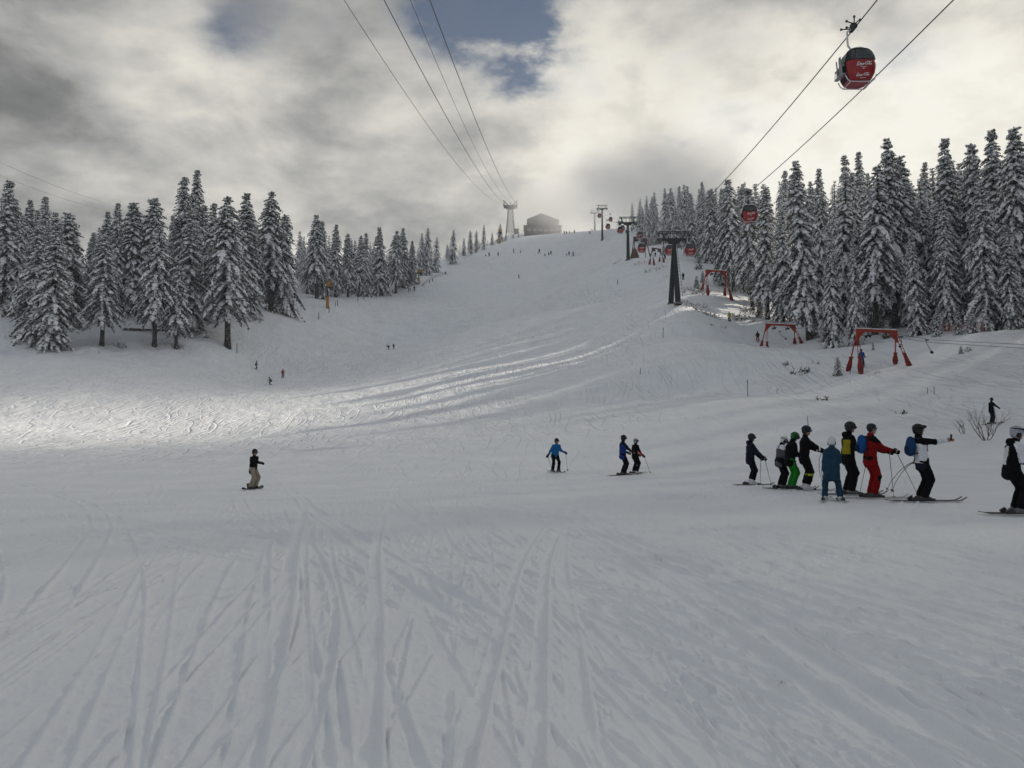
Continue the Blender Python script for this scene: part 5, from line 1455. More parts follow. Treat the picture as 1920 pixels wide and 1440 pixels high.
def head_prims(J):
    M = J['hM']; c = J['head']; f, l, u = J['hf'], J['hl'], J['hu']
    P = [('head', ('e', c + u * .025 - f * .008, (.098, .077, .108), M)), ('head', ('e', c - u * .050 + f * .022, (.070, .056, .072), M)),          # skull, jaw
         ('head', ('c', c + f * .090 + u * .012, c + f * .112 - u * .022, .010, .014)), ('head', ('e', c + f * .080 - u * .095, (.018, .024, .016), M)),     # nose, chin
         ('head', ('e', c + f * .088 - u * .058, (.012, .026, .010), M)), ('head', ('e', c + f * .082 + u * .036, (.016, .050, .011), M))]           # mouth, brow
    for s in (-1, 1):
        P += [('head', ('e', c + l * .077 * s - u * .005 - f * .012, (.024, .010, .032), M)), ('eye', ('e', c + f * .083 + l * .032 * s + u * .012, (.012, .015, .010), M))]
    return P
def hand_prims(w, d, axis, open_=False, tagn='hand', sc=1.0):
    """palm, four fingers of different lengths and a thumb; closed fingers curl round axis"""
    d = d / np.linalg.norm(d); ax = axis - d * (axis @ d); ax /= np.linalg.norm(ax) + 1e-9; n = np.cross(d, ax)
    P = [(tagn, ('c', w, w + d * .055 * sc, .030 * sc, .036 * sc))]
    pc = w + d * .075 * sc
    P.append((tagn, ('e', pc - d * .012, (.044 * sc, .040 * sc, .022 * sc), np.stack([d, ax, n], 1))))
    for i, ln in enumerate((.070, .080, .075, .058)):
        o = pc + d * .028 * sc + ax * (.028 - .019 * i) * sc
        if open_:
            m = o + d * ln * .5 * sc + n * .012 * sc; e = m + d * ln * .42 * sc + n * .028 * sc
            P += [(tagn, ('c', o, m, .0105 * sc, .0095 * sc)), (tagn, ('c', m, e, .0095 * sc, .008 * sc))]
        else:
            m = o + d * ln * .42 * sc + n * .022 * sc; e = m - d * .012 * sc + n * .040 * sc; t = e - d * .036 * sc
            P += [(tagn, ('c', o, m, .0125 * sc, .0115 * sc)), (tagn, ('c', m, e, .0115 * sc, .0105 * sc)), (tagn, ('c', e, t, .0105 * sc, .0095 * sc))]
    t0 = w + d * .030 * sc + ax * .030 * sc; t1 = t0 + (d * .030 + ax * .022 + n * .018) * sc; t2 = t1 + (d * .024 + n * .020 - ax * .004) * sc
    P += [(tagn, ('c', t0, t1, .015 * sc, .013 * sc)), (tagn, ('c', t1, t2, .013 * sc, .010 * sc))]
    return P, pc + n * .028 * sc

def body_prims(J, fat=1.0):
    P = []
    a = P.append
    for s in 'LR':
        a(('leg', ('c', J['h' + s], J['k' + s], .078 * fat, .055))); a(('leg', ('c', J['k' + s], J['a' + s], .055, .040)))
        a(('foot', ('c', J['a' + s] - v3(.03, 0, .055), J['a' + s] + v3(.14, 0, -.075), .042, .034)))
        a(('arm', ('c', J['s' + s], J['e' + s], .047, .038))); a(('arm', ('c', J['e' + s], J['w' + s], .038, .027)))
    lat = J['lat'] * .07
    for q in (1, -1):
        a(('torso', ('c', J['pel'] + lat * q, J['chest'] + lat * q * 1.3, .095 * fat, .098 * fat)))
    a(('torso', ('c', J['sL'] - J['lat'] * .02, J['sR'] + J['lat'] * .02, .058, .058)))
    a(('neck', ('c', J['neck'] - J['dir'] * .05, J['head'] - J['hu'] * .05, .056, .050)))
    return P + head_prims(J)
def jacket_prims(J, fat=1.0, hem=.12, puffy=1.0, hood=False, collar=True):
    P = []; a = P.append; lat = J['lat']
    for q in (1, -1):
        a(('torso', ('c', J['pel'] - J['dir'] * hem + lat * .075 * q, J['waist'] + lat * .07 * q, .118 * fat, .115 * fat)))
        a(('torso', ('c', J['waist'] + lat * .07 * q, J['chest'] + lat * .085 * q, .115 * fat, .118 * fat)))
        a(('yoke', ('c', J['chest'] + lat * .085 * q + J['dir'] * .05, J['neck'] + lat * .06 * q - J['dir'] * .055, .112 * fat, .075)))
    for s in 'LR':
        a(('upper' + s, ('c', J['s' + s], J['e' + s], .074 * puffy, .062 * puffy))); a(('fore' + s, ('c', J['e' + s], J['w' + s] - J['d' + s] * .015, .062 * puffy, .050 * puffy)))
    if collar: a(('collar', ('c', J['neck'] - J['dir'] * .05, J['neck'] + J['dir'] * .035, .085, .075)))
    if hood:
        b = -rotz(v3(1, 0, 0), math.atan2(J['lat'][1], J['lat'][0]) - pi / 2)
        a(('hood', ('e', J['neck'] + b * .095 + J['dir'] * .005, (.075, .115, .085))))
    return P
def trouser_prims(J, wide=1.0, cuff=.93):
    P = []; a = P.append
    for s, sg in (('L', 1), ('R', -1)):
        a(('hip', ('e', J['h' + s] + v3(0, 0, .03), (.118, .105, .12))))
        a(('thigh' + s, ('c', J['h' + s], J['k' + s], .102 * wide, .082 * wide))); sh = J['k' + s] + (J['a' + s] - J['k' + s]) * cuff
        a(('shin' + s, ('c', J['k' + s], sh, .082 * wide, .088 * wide)))
    a(('hip', ('c', J['pel'] + J['lat'] * .06 + J['dir'] * .06, J['pel'] - J['lat'] * .06 + J['dir'] * .06, .105, .105)))
    return P
def boot_prims(J, s):
    an = J['a' + s]; up = J['k' + s] - an; up /= np.linalg.norm(up)
    return [('boot', ('c', an + v3(-.01, 0, -.03), an + up * .19, .070, .074)), ('boot', ('c', an + v3(-.075, 0, -.06), an + v3(.15, 0, -.068), .056, .048)), ('boot', ('c', an + v3(.02, 0, -.02), an + v3(.10, 0, -.05), .06, .05)),
            ('buckle', ('c', an + up * .10 + v3(.065, .03, 0), an + up * .10 + v3(.065, -.03, 0), .014, .014)), ('buckle', ('c', an + v3(.085, .03, -.005), an + v3(.085, -.03, -.005), .012, .012))]

def ski_mesh(L, w, mat, parent, base, yaw, pitch, wide_tip=True):
    """one ski with turned-up tip and its binding; base = point under the boot"""
    m = MB(); n = 14; th = .014; vs = []
    for i in range(n + 1):
        u = -0.46 + 1.0 * i / n; x = u * L
        tip = max(0.0, (u - 0.42) / 0.12); z = .075 * tip ** 2 * L / 1.6 + (.02 if u < -.44 else 0)
        ww = w * (1.0 - .22 * (1 - min(1, abs(u - .02) / .42))) * (1 - .55 * max(0, tip - .3)) * (.9 if i == 0 else 1)
        for (yy, zz) in ((-ww / 2, 0), (ww / 2, 0), (ww / 2, th), (-ww / 2, th)): vs.append((x, yy, z + zz))
    fs = []
    for i in range(n):
        for k in range(4): fs.append((i * 4 + k, i * 4 + (k + 1) % 4, i * 4 + 4 + (k + 1) % 4, i * 4 + 4 + k))
    fs += [(3, 2, 1, 0), tuple(n * 4 + k for k in range(4))]
    m.add(vs, fs); o = m.build('ski', mat, parent)
    o.location = base; o.rotation_euler = (0, -pitch, yaw)
    m = MB(); m.box((-.20, 0, .045), (.16, .065, .06)); m.bar((-.30, 0, .04), (-.20, 0, .10), .05); m.box((.17, 0, .04), (.10, .07, .05)); m.box((0, 0, .022), (.34, .06, .015)); m.build('binding', M_BOOTB, o)
    return o

def pole_at(world_top, world_tip, lab, mat=None, bend=None, group=None):
    a, b = Vector(world_top), Vector(world_tip); o = empty('ski_pole', a)
    d = b - a; m = MB(); pts = [d * t for t in (0, .25, .5, .75, 1)]
    if bend is not None: pts = [p + Vector(bend) * (4 * t * (1 - t)) for p, t in zip(pts, (0, .25, .5, .75, 1))]
    m.tube(pts, [.009, .009, .008, .007, .005], 6); m.build('shaft', mat or M_POLEMET, o, True)
    u = d.normalized(); m = MB(); m.tube([-u * .03, u * .11], [.019, .016], 7); m.build('grip', M_BOOTB, o, True)
    rot = u.to_track_quat('Z', 'Y').to_matrix(); e = (pts[-1] - pts[-2]).normalized()
    m = MB(); m.lathe([(.008, -.012), (.045, -.004), (.045, .004), (.012, .018)], pts[-1] - e * .07, 10, rot); m.build('basket', M_BOOTB, o)
    tag(o, lab, 'ski pole', group or 'ski poles'); return o

def person(px, py, lab, face, top=None, Y=None, H=None, jac=None, tro='black', boots=M_BOOTG, glove='black', helm='black', lens='black', hat=None, skel=None, voxel=.02, hood=False, fat=1.08, puffy=1.04, hem=.12, jpaint=None, jmats=None,
           tpaint=None, tmats=None, wide=1.0, ski=0, skiL=1.62, pack=None, bare=None, cuff=.93, gog=True, goggle_up=False, plain=False, snowboard=False, skiyaw=0, wrap_bag=None):
    """a person standing at a photo pixel; face = heading in degrees (0 right, 90 away, 180 left, -90 towards the view)"""
    if Y is None: p = on_snow(px, py)
    else: p = at(px, py, Y); p.z = gz(p.x, p.y)
    if p.y < 60: p.z += .03
    if top is not None: H = (at(px, top, p.y).z - at(px, py, p.y).z)
    s = H / (1.88 if helm else 1.82)
    o = empty('person', p, R(face)); o.scale = (s, s, s); tag(o, lab, 'person')
    J = skeleton(**(skel or {}))
    seed = int(px)
    # ground slope under the skis
    fx, fy = cos(R(face)), sin(R(face)); pit = math.atan2(gz(p.x + fx * .6, p.y + fy * .6) - gz(p.x - fx * .6, p.y - fy * .6), 1.2)
    if plain:
        # far off: one body whose clothes are told by colour, and its skis
        P = [(t, q) for t, q in jacket_prims(J, fat, hem, puffy)] + [(t, q) for t, q in trouser_prims(J, wide)] + [('hat', ('e', J['head'] + J['hu'] * .03, (.115, .10, .125), J['hM'])), ('face', ('e', J['head'] + J['hf'] * .06 - J['hu'] * .03, (.055, .06, .07), J['hM']))]
        for sd_ in 'LR': P += boot_prims(J, sd_) + [('glove', ('e', J['w' + sd_] + J['d' + sd_] * .05, (.06, .05, .06)))]
        mats = [cl(jac), cl(tro), HELM[helm] if helm else cl(hat or 'black'), M_SKIN, boots, cl(glove)]
        def pt(t, c): return 2 if t == 'hat' else 3 if t == 'face' else 4 if t in ('boot', 'buckle') else 5 if t == 'glove' else 1 if t[:4] in ('thig', 'shin') or (t == 'hip' and c[2] < .9) else 0
        solid('body', P, mats, o, voxel, .03, 0, pt)
    else:
        for sd_, cr in (('L', bare), ('R', bare)): pass
        BP = body_prims(J, fat * .95); hands = {}
        for sd_ in 'LR':
            hp, grip = hand_prims(J['w' + sd_], J['d' + sd_], v3(0, 0, 1) if abs(J['d' + sd_][2]) < .85 else v3(1, 0, 0), open_=(bare == sd_), sc=1.0)
            BP += hp; hands[sd_] = grip
        solid('body', BP, [M_SKIN, M_EYE], o, .0155, .016, 0, lambda t, c: 1 if t == 'eye' else 0)
        jm = jmats or [cl(jac)]
        solid('jacket', jacket_prims(J, fat, hem, puffy, hood), jm, o, voxel, .035, .020, jpaint, seed)
        solid('trousers', trouser_prims(J, wide, cuff), tmats or [cl(tro)], o, voxel, .03, .020, tpaint, seed + 7)
        for sd_ in 'LR':
            solid('boot', boot_prims(J, sd_), [boots, M_BOOTB], o, .017, .02, 0, lambda t, c: 1 if t == 'buckle' else 0)
            if bare != sd_:
                gp, _ = hand_prims(J['w' + sd_], J['d' + sd_], v3(0, 0, 1) if abs(J['d' + sd_][2]) < .85 else v3(1, 0, 0), sc=1.28, tagn='glove')
                gp.append(('glove', ('c', J['w' + sd_] - J['d' + sd_] * .07, J['w' + sd_] + J['d' + sd_] * .02, .052, .044)))
                solid('glove', gp, [cl(glove)], o, .011, .012)
        c, M, f, l, u = J['head'], J['hM'], J['hf'], J['hl'], J['hu']
        if helm:
            HP = [('h', ('e', c + u * .052 - f * .016, (.132, .112, .110), M)), ('h', ('e', c - f * .055 - u * .01, (.080, .100, .095), M)), ('h', ('c', c + f * .078 + u * .085 + l * .055, c + f * .078 + u * .085 - l * .055, .020, .020))]
            for q in (1, -1): HP.append(('ear', ('e', c + l * .090 * q - u * .035 - f * .015, (.050, .026, .062), M)))
            solid('helmet', HP, [HELM[helm], M_BLACK], o, .014, .02, 0, lambda t, q: 1 if t == 'ear' else 0)
            if gog:
                off = u * (.085 if goggle_up else .022) + f * (.022 if goggle_up else 0)
                GP = [('lens', ('c', c + f * .098 + l * .045 + off, c + f * .098 - l * .045 + off, .040, .040)), ('frame', ('c', c + f * .076 + l * .062 + off, c + f * .076 - l * .062 + off, .043, .043))]
                solid('goggles', GP, [LENS[lens], M_BLACK], o, .012, .006, 0, lambda t, q: 0 if t == 'lens' else 1)
                m = MB(); pts = []
                for k in range(17):
                    a = R(35 + 290 * k / 16); pts.append(c + off * .8 + u * .02 + f * cos(a) * .150 + l * sin(a) * .128)
                m.tube(pts, .014, 6); m.build('goggle_strap', M_BLACK, o, True)
            m = MB(); pts = [c + l * .085 - u * .06, c + l * .06 - u * .125 + f * .03, c - u * .135 + f * .045, c - l * .06 - u * .125 + f * .03, c - l * .085 - u * .06]; m.tube(pts, .010, 5); m.build('chin_strap', M_BLACK, o, True)
        else:
            HP = [('h', ('e', c + u * .048 - f * .014, (.112, .094, .092), M)), ('h', ('e', c - f * .040 - u * .005, (.070, .086, .080), M))]
            solid('hat', HP, [cl(hat or 'black')], o, .014, .02, .006)
            if gog:
                m = MB(); m.tube([c + l * .085 + u * .015, c + f * .085 + l * .06 + u * .018, c + f * .112 + u * .015, c + f * .085 - l * .06 + u * .018, c - l * .085 + u * .015], .017, 6); m.build('sunglasses', LENS['black'], o, True)
        if pack:
            bk = -rotz(v3(1, 0, 0), math.atan2(J['lat'][1], J['lat'][0]) - pi / 2); dd = J['dir']; cc = J['chest'] + bk * .205 - dd * .015
            PM = np.stack([bk, J['lat'], dd], 1)
            bp = solid('backpack', [('m', ('e', cc, (.105, .150, .235), PM)), ('m', ('e', cc - dd * .08 + bk * .03, (.10, .140, .15), PM)), ('p', ('e', cc - dd * .09 + bk * .085, (.055, .105, .105), PM))], [pack, C_('packdark', (0.010, 0.022, 0.055))], o, .018, .03, .010, lambda t, q: 1 if t == 'p' else 0)
            for q in (1, -1):
                m = MB(); sh = J['chest'] + J['lat'] * .10 * q
                m.tube([cc + dd * .19 + J['lat'] * .07 * q - bk * .05, sh + dd * .165 - bk * .03, sh + dd * .07 - bk * .145, sh - dd * .12 - bk * .12, cc - dd * .17 + J['lat'] * .12 * q - bk * .04], .017, 6); m.build('shoulder_strap', M_BLACK, bp, True)
            m = MB(); m.tube([cc - dd * .12 + J['lat'] * -.16, cc - dd * .34 + J['lat'] * -.15 + bk * .03], .010, 5); m.build('loose_strap', M_BLACK, bp, True)
        o['hands'] = 1; del o['hands']
        person.hands = hands; person.J = J
    if snowboard:
        m = MB(); n = 16; vs = []; fs = []
        for i in range(n + 1):
            x = -.76 + 1.52 * i / n; e = abs(x) / .76; ww = .29 * (1 - .12 * (1 - e)) * (1 if e < .82 else math.sqrt(max(.02, 1 - ((e - .82) / .19) ** 2))); z = .10 * max(0, (e - .72) / .28) ** 2
            for (yy, zz) in ((-ww / 2, 0), (ww / 2, 0), (ww / 2, .013), (-ww / 2, .013)): vs.append((x, yy, z + zz))
        for i in range(n):
            for k in range(4): fs.append((i * 4 + k, i * 4 + (k + 1) % 4, i * 4 + 4 + (k + 1) % 4, i * 4 + 4 + k))
        fs += [(3, 2, 1, 0), tuple(n * 4 + k for k in range(4))]
        m.add(vs, fs); b = m.build('snowboard', M_SKI[0], o); b.rotation_euler = (0, 0, R(90) + R(skiyaw))
        for sd_ in 'LR':
            m = MB(); a = J['a' + sd_]; m.box((a[0] + .02, a[1], .03), (.30, .13, .03)); m.bar((a[0] - .09, a[1], .03), (a[0] - .13, a[1], .25), .12, .03); m.build('binding', M_BOOTB, o)
    elif ski is not None:
        for sd_ in 'LR':
            a = J['a' + sd_]; ski_mesh(skiL, .085, M_SKI[ski], o, (a[0] + .02, a[1], a[2] - .118), R(skiyaw) * (1 if sd_ == 'L' else -1) if skiyaw else 0, pit, True)
    return o
def w_of(o, q):
    """world point of a point in a person's own frame"""
    a = o.rotation_euler[2]; s = o.scale[0]; q = [float(c) * s for c in q]
    return Vector((o.location.x + q[0] * cos(a) - q[1] * sin(a), o.location.y + q[0] * sin(a) + q[1] * cos(a), o.location.z + q[2]))
def plant(o, side, tip_fwd, tip_lat, lab, mat=None, bend=None, lift=0.0, group=None):
    """a pole from a hand of the person just built to a spot on the snow"""
    top = w_of(o, person.hands[side] + v3(0, 0, .06)); t = w_of(o, (tip_fwd, tip_lat, 0)); t.z = gz(t.x, t.y) + lift - .02
    if bend is not None:
        a = o.rotation_euler[2]; bend = (bend[0] * cos(a) - bend[1] * sin(a), bend[0] * sin(a) + bend[1] * cos(a), bend[2])
    return pole_at(top, t, lab, mat, bend, group)

# --- the line of skiers at the right
def trail(t): return t
p = person(1409, 911, 'skier in dark navy standing last in the line, white boots, black helmet', 0, top=811, cuff=.74, jac='navy', tro='black', boots=M_BOOTW, helm='grey', hood=True, goggle_up=False,
           skel=dict(drop=.04, lean=4, stance=.10, handL=(.34, .17, .98), handR=(.36, -.16, .98), head_p=6, hips=(-.03, 0)), ski=0, skiL=1.45)
plant(p, 'R', .62, -.30, 'thin pole in the near hand of the last skier in navy'); plant(p, 'L', .42, .34, 'thin pole in the far hand of the last skier in navy')
def jp2(t, c): return 1 if (t == 'yoke' and c[2] > 1.28) or (t[:5] == 'upper' and c[2] > 1.30) else 2 if t == 'collar' else 0
p = person(1466, 917, 'skier in grey jacket with white shoulders and white helmet, head bowed', 8, top=813, jac='grey', tro='black', boots=M_BOOTG, helm='white', jmats=[cl('grey'), cl('white'), cl('black')], jpaint=jp2,
           skel=dict(drop=.06, lean=9, stance=.10, handL=(.30, .20, 1.0), handR=(.26, -.16, .96), head_p=32, hips=(-.06, 0)), ski=0, skiL=1.45, fat=.92)
p = person(1484, 919, 'skier in bright green trousers and black jacket with dark green helmet', 5, top=805, jac='black', tro='green', boots=M_BOOTB, helm='green',
           skel=dict(drop=.06, lean=10, stance=.10, handL=(.30, .18, 1.02), handR=(.32, -.17, 1.0), head_p=25, hips=(-.03, 0)), ski=0, skiL=1.5)
plant(p, 'R', .42, -.25, 'red-shafted pole held by the skier in green trousers', M_POLERED)
def tp4(t, c): return 1 if t[:4] == 'shin' and .40 < c[2] < .47 and c[0] > .02 else 0
def jp4(t, c): return 1 if t[:4] == 'fore' and c[0] > .34 and c[0] < .38 else 0
p = person(1511, 921, 'tall skier all in black with mirrored blue goggles and big white boots', -8, top=795, cuff=.74, jac='black', tro='black', boots=M_BOOTW, helm='navy', lens='blue', tmats=[cl('black'), cl('lime')], tpaint=tp4, jmats=[cl('black'), cl('white')], jpaint=jp4,
           skel=dict(drop=.04, lean=4, stance=.14, handL=(.44, .20, 1.10), handR=(.46, -.10, 1.10), head_p=8, head_y=-30, hips=(-.02, 0)), ski=1, skiL=1.6, wide=1.12, fat=1.05)
plant(p, 'R', .50, -.30, 'bent pole planted by the near boot of the tall black-clad skier', None, (-.14, 0, 0)); plant(p, 'L', .62, .20, 'bent pole hanging from the forward hand of the tall black-clad skier', None, (-.16, 0, 0))
def jp6(t, c): return 1 if t in ('torso', 'yoke') and c[1] < .05 and c[0] < -.02 and 1.0 < c[2] < 1.36 else 0
p = person(1592, 929, 'skier in black with yellow back panel and orange mirrored goggles, behind the child in teal', 0, top=788, jac='black', tro='black', boots=M_BOOTG, helm='grey', lens='orange', jmats=[cl('black'), cl('yellow')], jpaint=jp6, hood=True,
           skel=dict(drop=.03, lean=4, stance=.12, handL=(.42, .20, 1.10), handR=(.38, -.20, 1.12), head_p=8, head_y=-8), ski=0, skiL=1.65, wide=1.08)
plant(p, 'R', .10, -.32, 'slanting pole between the black-clad skier and the one in red')
p = person(1561, 941, 'young skier in teal blue suit with white helmet, back turned to the view', 72, top=815, jac='teal', tro='teal', boots=M_BOOTW, helm='white', gog=False, glove='teal',
           skel=dict(drop=.05, lean=8, stance=.20, handL=(.20, .20, .90), handR=(.26, -.16, 1.0), head_p=12, head_y=-10, hips=(-.02, 0), side=-2, sh=.135, shz=.435), ski=1, skiL=1.30, skiyaw=-16, fat=1.2, puffy=1.0, hem=.27)
def jp7(t, c): return 1 if (t == 'yoke' and c[2] > 1.29) or (t[:5] == 'upper' and c[2] > 1.33) or (t[:4] == 'fore' and c[2] < 1.06) else 0
def tp7(t, c): return 1 if (t == 'hip' and c[0] < -.05) or (t[:4] in ('shin', 'thig') and .42 < c[2] < .55 and c[0] > .06) else 0
p = person(1636, 936, 'skier in red suit with blue backpack, black shoulders and dark hat', 0, top=795, tro='red', jac='red', boots=M_BOOTB, helm=None, hat='darkgrey', jmats=[cl('red'), cl('black')], jpaint=jp7, tmats=[cl('red'), cl('black')], tpaint=tp7, pack=cl('blue'),
           skel=dict(drop=.03, lean=3, stance=.10, handL=(.42, .14, 1.12), handR=(.44, -.12, 1.14), head_p=4, hips=(-.03, 0)), ski=1, skiL=1.68, fat=1.03)
plant(p, 'R', 1.05, -.22, 'long slanting pole in the near hand of the skier in red'); plant(p, 'L', .58, .12, 'upright pole in the far hand of the skier in red')
def jp8(t, c): return 1 if t[:5] == 'upper' or (t == 'yoke' and c[2] > 1.33) or t == 'collar' else 2 if t == 'torso' and c[2] < .88 else 0
p8 = person(1729, 942, 'skier in white jacket with black upper sleeves and dark blue backpack, holding up a phone', 0, top=790, jac='white', tro='black', boots=M_BOOTB, helm='black', goggle_up=True, jmats=[cl('white'), cl('black'), cl('navy')], jpaint=jp8, pack=C_('packnavy', (0.012, 0.045, 0.12)), bare='R',
            skel=dict(drop=.06, lean=-6, stance=.10, handL=(.10, .24, 1.0), handR=(.58, -.16, 1.40), head_p=2, hips=(.02, 0)), ski=0, skiL=1.78, fat=1.02)
h = w_of(p8, person.hands['R'] + v3(.03, 0, .05)); ph = empty('phone', h, 0); ph.rotation_euler = (0, R(6), R(4)); tag(ph, 'dark phone held up in the outstretched hand of the skier in white', 'phone')
m = MB(); m.box((0, 0, .02), (.009, .074, .150)); m.build('body', M_BLACK, ph); m = MB(); m.box((-.006, 0, .02), (.002, .066, .136)); m.build('screen', M_GLASS, ph); m = MB(); m.box((.006, .018, .075), (.003, .022, .022)); m.build('camera_lens', M_GLASS, ph)
a = w_of(p8, (.0, .22, .93))
for k, (tx, ty, lab) in enumerate(((1661, 921, 'pole trailing behind the skier in white, farther tip'), (1671, 924, 'pole trailing behind the skier in white, nearer tip'))):
    b = at(tx, ty, p8.location.y + .35 - .5 * k); pole_at(a + Vector((0, -.04 * k, 0)), b, lab, None, (-.05, 0, .10))
def jp9(t, c): return 1 if t in ('collar', 'hood') or (t == 'torso' and (c[2] < .98 or c[1] < -.02 and c[0] < .02)) or (t[:4] == 'fore') or (t == 'yoke' and c[0] < -.06) else 0
p = person(1909, 966, 'skier in white and black jacket with grey helmet, cut by the right edge', -6, top=791, jac='white', tro='black', boots=M_BOOTG, helm='silver', goggle_up=True, jmats=[cl('white'), cl('black')], jpaint=jp9, hood=True,
           skel=dict(drop=.07, lean=10, stance=.12, handL=(.28, .20, 1.02), handR=(.26, -.24, 1.00), head_p=6, hips=(-.09, 0)), ski=0, skiL=1.55)
plant(p, 'R', .22, -.30, 'red pole of the skier at the right edge', M_POLERED)

# --- skiers and the snowboarder on the flat
p = person(474, 918, 'snowboarder in black jacket and sand trousers with one arm stretched out', -14, top=839, jac='black', tro='sand', boots=M_BOOTB, helm='black', lens='black', snowboard=True, skiyaw=0, wide=1.15, hem=.16, puffy=1.1,
           skel=dict(drop=.07, lean=4, stance=.20, handL=(-.10, .26, .86), handR=(.50, -.20, 1.16), head_p=4, head_y=-20, twist=-8))
def jp11(t, c): return 0
p = person(1042, 886, 'skier in bright blue jacket gliding towards the view', -72, top=819, jac='sky', tro='black', boots=M_BOOTB, helm='black', skel=dict(drop=.07, lean=10, stance=.17, handL=(.18, .44, 1.02), handR=(.16, -.48, .86), head_p=2, side=5, hips=(0, -.04)), ski=0, skiL=1.6)
plant(p, 'L', -.45, .86, 'pole slanting out from the left hand of the skier in bright blue'); plant(p, 'R', -.45, -.02, 'pole trailing from the lower hand of the skier in bright blue')
p = person(1169, 892, 'adult in dark blue jacket resting a hand on the child skier ahead', 12, top=813, jac='royal', tro='black', boots=M_BOOTB, helm='black', jmats=[cl('royal'), cl('navy')], jpaint=lambda t, c: 1 if t in ('yoke', 'collar') or t[:4] == 'fore' or t[:5] == 'upper' else 0,
           skel=dict(drop=.06, lean=2, stance=.13, handL=(.26, .22, 1.0), handR=(.48, -.02, .96), head_p=8, hips=(-.03, 0)), ski=0, skiL=1.6)
p = person(1191, 889, 'child skier in black and red jacket with white helmet beside the adult in dark blue', 30, top=820, jac='maroon', tro='black', boots=M_BOOTW, helm='silver', jmats=[cl('black'), cl('orangered')], jpaint=lambda t, c: 1 if t[:4] == 'fore' or (t == 'torso' and c[2] > .98 and c[2] < 1.16 and c[0] > 0) else 0,
           skel=dict(drop=.06, lean=4, stance=.13, handL=(.30, .14, .96), handR=(.34, -.16, .94), head_p=4), ski=1, skiL=1.45)
plant(p, 'R', .70, -.40, 'pole planted ahead of the child skier'); plant(p, 'L', .34, .24, 'light pole held upright by the child skier', M_GALV)

# --- farther off
def far(px, py, top, lab, face, jac='black', tro='black', voxel=.035, **k):
    k.setdefault('skel', dict(drop=.08, lean=12, stance=.14, handL=(.28, .30, .98), handR=(.28, -.30, .98), hips=(-.04, 0)))
    k.setdefault('fat', 1.15); k.setdefault('wide', 1.15)
    return person(px, py, lab, face, top=top - 1.8, jac=jac, tro=tro, plain=True, voxel=voxel, **k)
p = far(1860, 796, 749, 'person in dark clothes on the mound with one arm held out', 0, 'black', 'navy', voxel=.025, helm=None, hat='brown', skel=dict(drop=.02, lean=2, stance=.10, handL=(.22, .22, .98), handR=(.46, -.14, 1.08), hips=(0, 0)))
a = w_of(p, (-.02, -.34, 1.22)); b = w_of(p, (.12, -.36, .12)); m = MB(); d = b - a; m.bar((0, 0, 0), d, .07, .014); ob = m.build('carried_ski', M_SKI[1]); ob.location = a; tag(ob, 'pale ski held upright by the person on the mound', 'ski')
far(480, 694, 678, 'skier in dark blue traversing, topmost of three on the lower left slope', 15, 'navy', 'navy')
far(530, 708, 692, 'skier in reddish jacket, right one of three on the lower left slope', -60, 'salmon', 'black')
far(507, 722, 705, 'crouching skier in black, lowest of three on the lower left slope', 200, 'black', 'black', skel=dict(drop=.22, lean=34, stance=.14, handL=(.42, .24, .82), handR=(.42, -.24, .84), hips=(-.12, 0)))
far(729, 656, 645, 'skier bent over leaning on poles in the middle of the slope', 180, 'black', 'black', skel=dict(drop=.10, lean=68, stance=.16, handL=(.62, .2, .88), handR=(.62, -.2, .86), hips=(-.10, 0), head_p=20))
far(738, 654, 645, 'skier standing just right of the one bent over', -70, 'black', 'black')
far(736, 551, 544, 'small dark skier below the row of spruces, left of the one under the snow gun', 20, 'black', 'black', voxel=.05)
far(777, 548, 539, 'small dark skier directly below the farther snow gun', -90, 'navy', 'black', voxel=.05)
far(1368, 604, 585, 'skier in yellow-green jacket riding up beside the wood edge', 95, 'lime', 'black')
far(1421, 641, 622, 'skier in red trousers and black top left of the middle gantry', 80, 'black', 'orangered')
far(1616, 688, 655, 'skier in blue and white jacket riding the lift beside the near gantry leg', 60, 'blue', 'navy', voxel=.028, skel=dict(drop=.04, lean=2, stance=.17, handL=(.30, .26, .98), handR=(.34, -.30, .92)))
far(1281, 525, 511, 'dark standing figure right of the nearest pylon shaft', 90, 'black', 'black', ski=None, voxel=.05)
far(836, 515, 508, 'dark figure sitting on the snow at the edge below the small spruces', 0, 'black', 'black', voxel=.05, skel=dict(drop=.5, lean=20, stance=.18, handL=(.2, .3, .5), handR=(.2, -.3, .5), hips=(-.35, 0)))
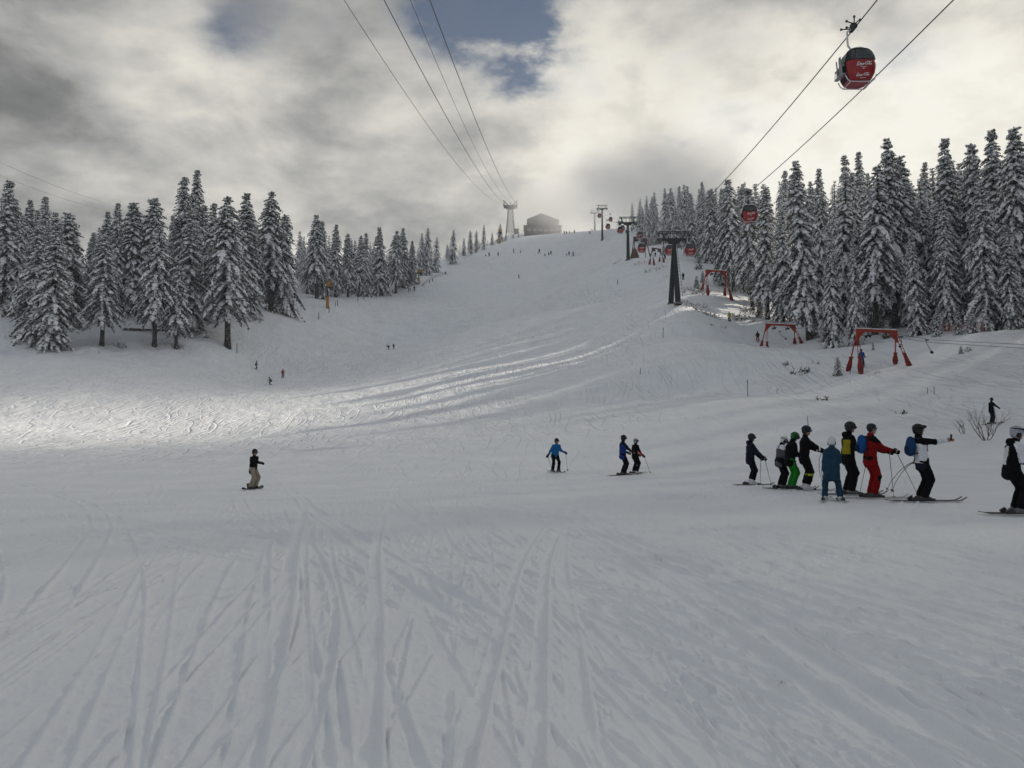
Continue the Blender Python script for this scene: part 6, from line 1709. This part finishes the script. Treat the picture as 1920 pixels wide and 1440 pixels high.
TINY = [
    (973, 522, 515, 'lone dark skier in the middle of the upper piste', 200), (911, 481, 477, 'tiny seated figure at the left end of the upper plateau', 0), (917, 481, 474, 'tiny dark figure left on the upper plateau', 90), (934, 481, 474, 'tiny stout figure on the upper plateau below the small snow gun', -90),
    (883, 479, 473, 'tiny figure beside the slanted board at the left edge of the upper piste', 0), (963, 474, 467, 'tiny dark skier below the cable tower, left of a lower one', 180), (976, 475, 470, 'tiny skier right of the one below the cable tower', 200), (1011, 475, 467, 'tiny skier in wide stance below the lodge', -60),
    (1022, 480, 475, 'tiny low figure left of the pair below the lodge', 0), (1029, 480, 474, 'tiny figure, left of the pair below the right end of the lodge', 90), (1033, 479, 472, 'tiny figure, right of the pair below the right end of the lodge', 90), (1063, 480, 476, 'tiny figure sitting left of the three on the upper plateau', 0),
    (1067, 480, 473, 'tiny dark figure, middle of the three on the upper plateau', 90), (1075, 480, 472, 'tiny skier leaning, right of the three on the upper plateau', 200), (1058, 439, 434, 'faint figure on the skyline right beside the lodge', 90), (1062, 439, 434, 'faint figure on the skyline, second from the lodge', 90),
    (1068, 438, 434, 'faint figure on the skyline, third from the lodge', 90), (1077, 438, 432, 'faint upright figure on the skyline midway to the pylons', 90), (1106, 440, 434, 'small dark figure on the crest left of the slim grey pylon', 90), (1110, 434, 430, 'faint figure on the skyline by the farthest pylon', 90),
    (1174, 439, 433, 'small figure just left of the second pylon on the crest', 90), (1185, 436, 429, 'small figure right of the second pylon shaft below its head', 90), (1219, 482, 475, 'small dark figure right of the lowest cabin', 90), (1229, 482, 473, 'small dark upright figure left of the dull gantry', 90), (1247, 487, 475, 'dark figure beside the legs of the dull gantry', 90)]
for (px, pb, pt, lab, fc) in TINY:
    kk = dict(ski=None) if fc == 90 else {}
    sk = dict(drop=.45, lean=15, stance=.16, handL=(.2, .3, .5), handR=(.2, -.3, .5), hips=(-.3, 0)) if 'seated' in lab or 'sitting' in lab or 'low figure' in lab else None
    if sk: kk['skel'] = sk
    if 'wide stance' in lab: kk['skel'] = dict(drop=.12, lean=15, stance=.34, handL=(.2, .45, 1.0), handR=(.2, -.45, 1.0))
    far(px, pb, pt, lab, fc, voxel=.07, **kk)
ob = MB(); q = on_snow(870, 487); ob.bar((0, 0, -.2), (2.4, .6, 2.0), .35, .10); ob = ob.build('slanted_board', M_TAN); ob.location = q; tag(ob, 'slanted dark board stuck in the snow at the left edge of the upper piste', 'board')
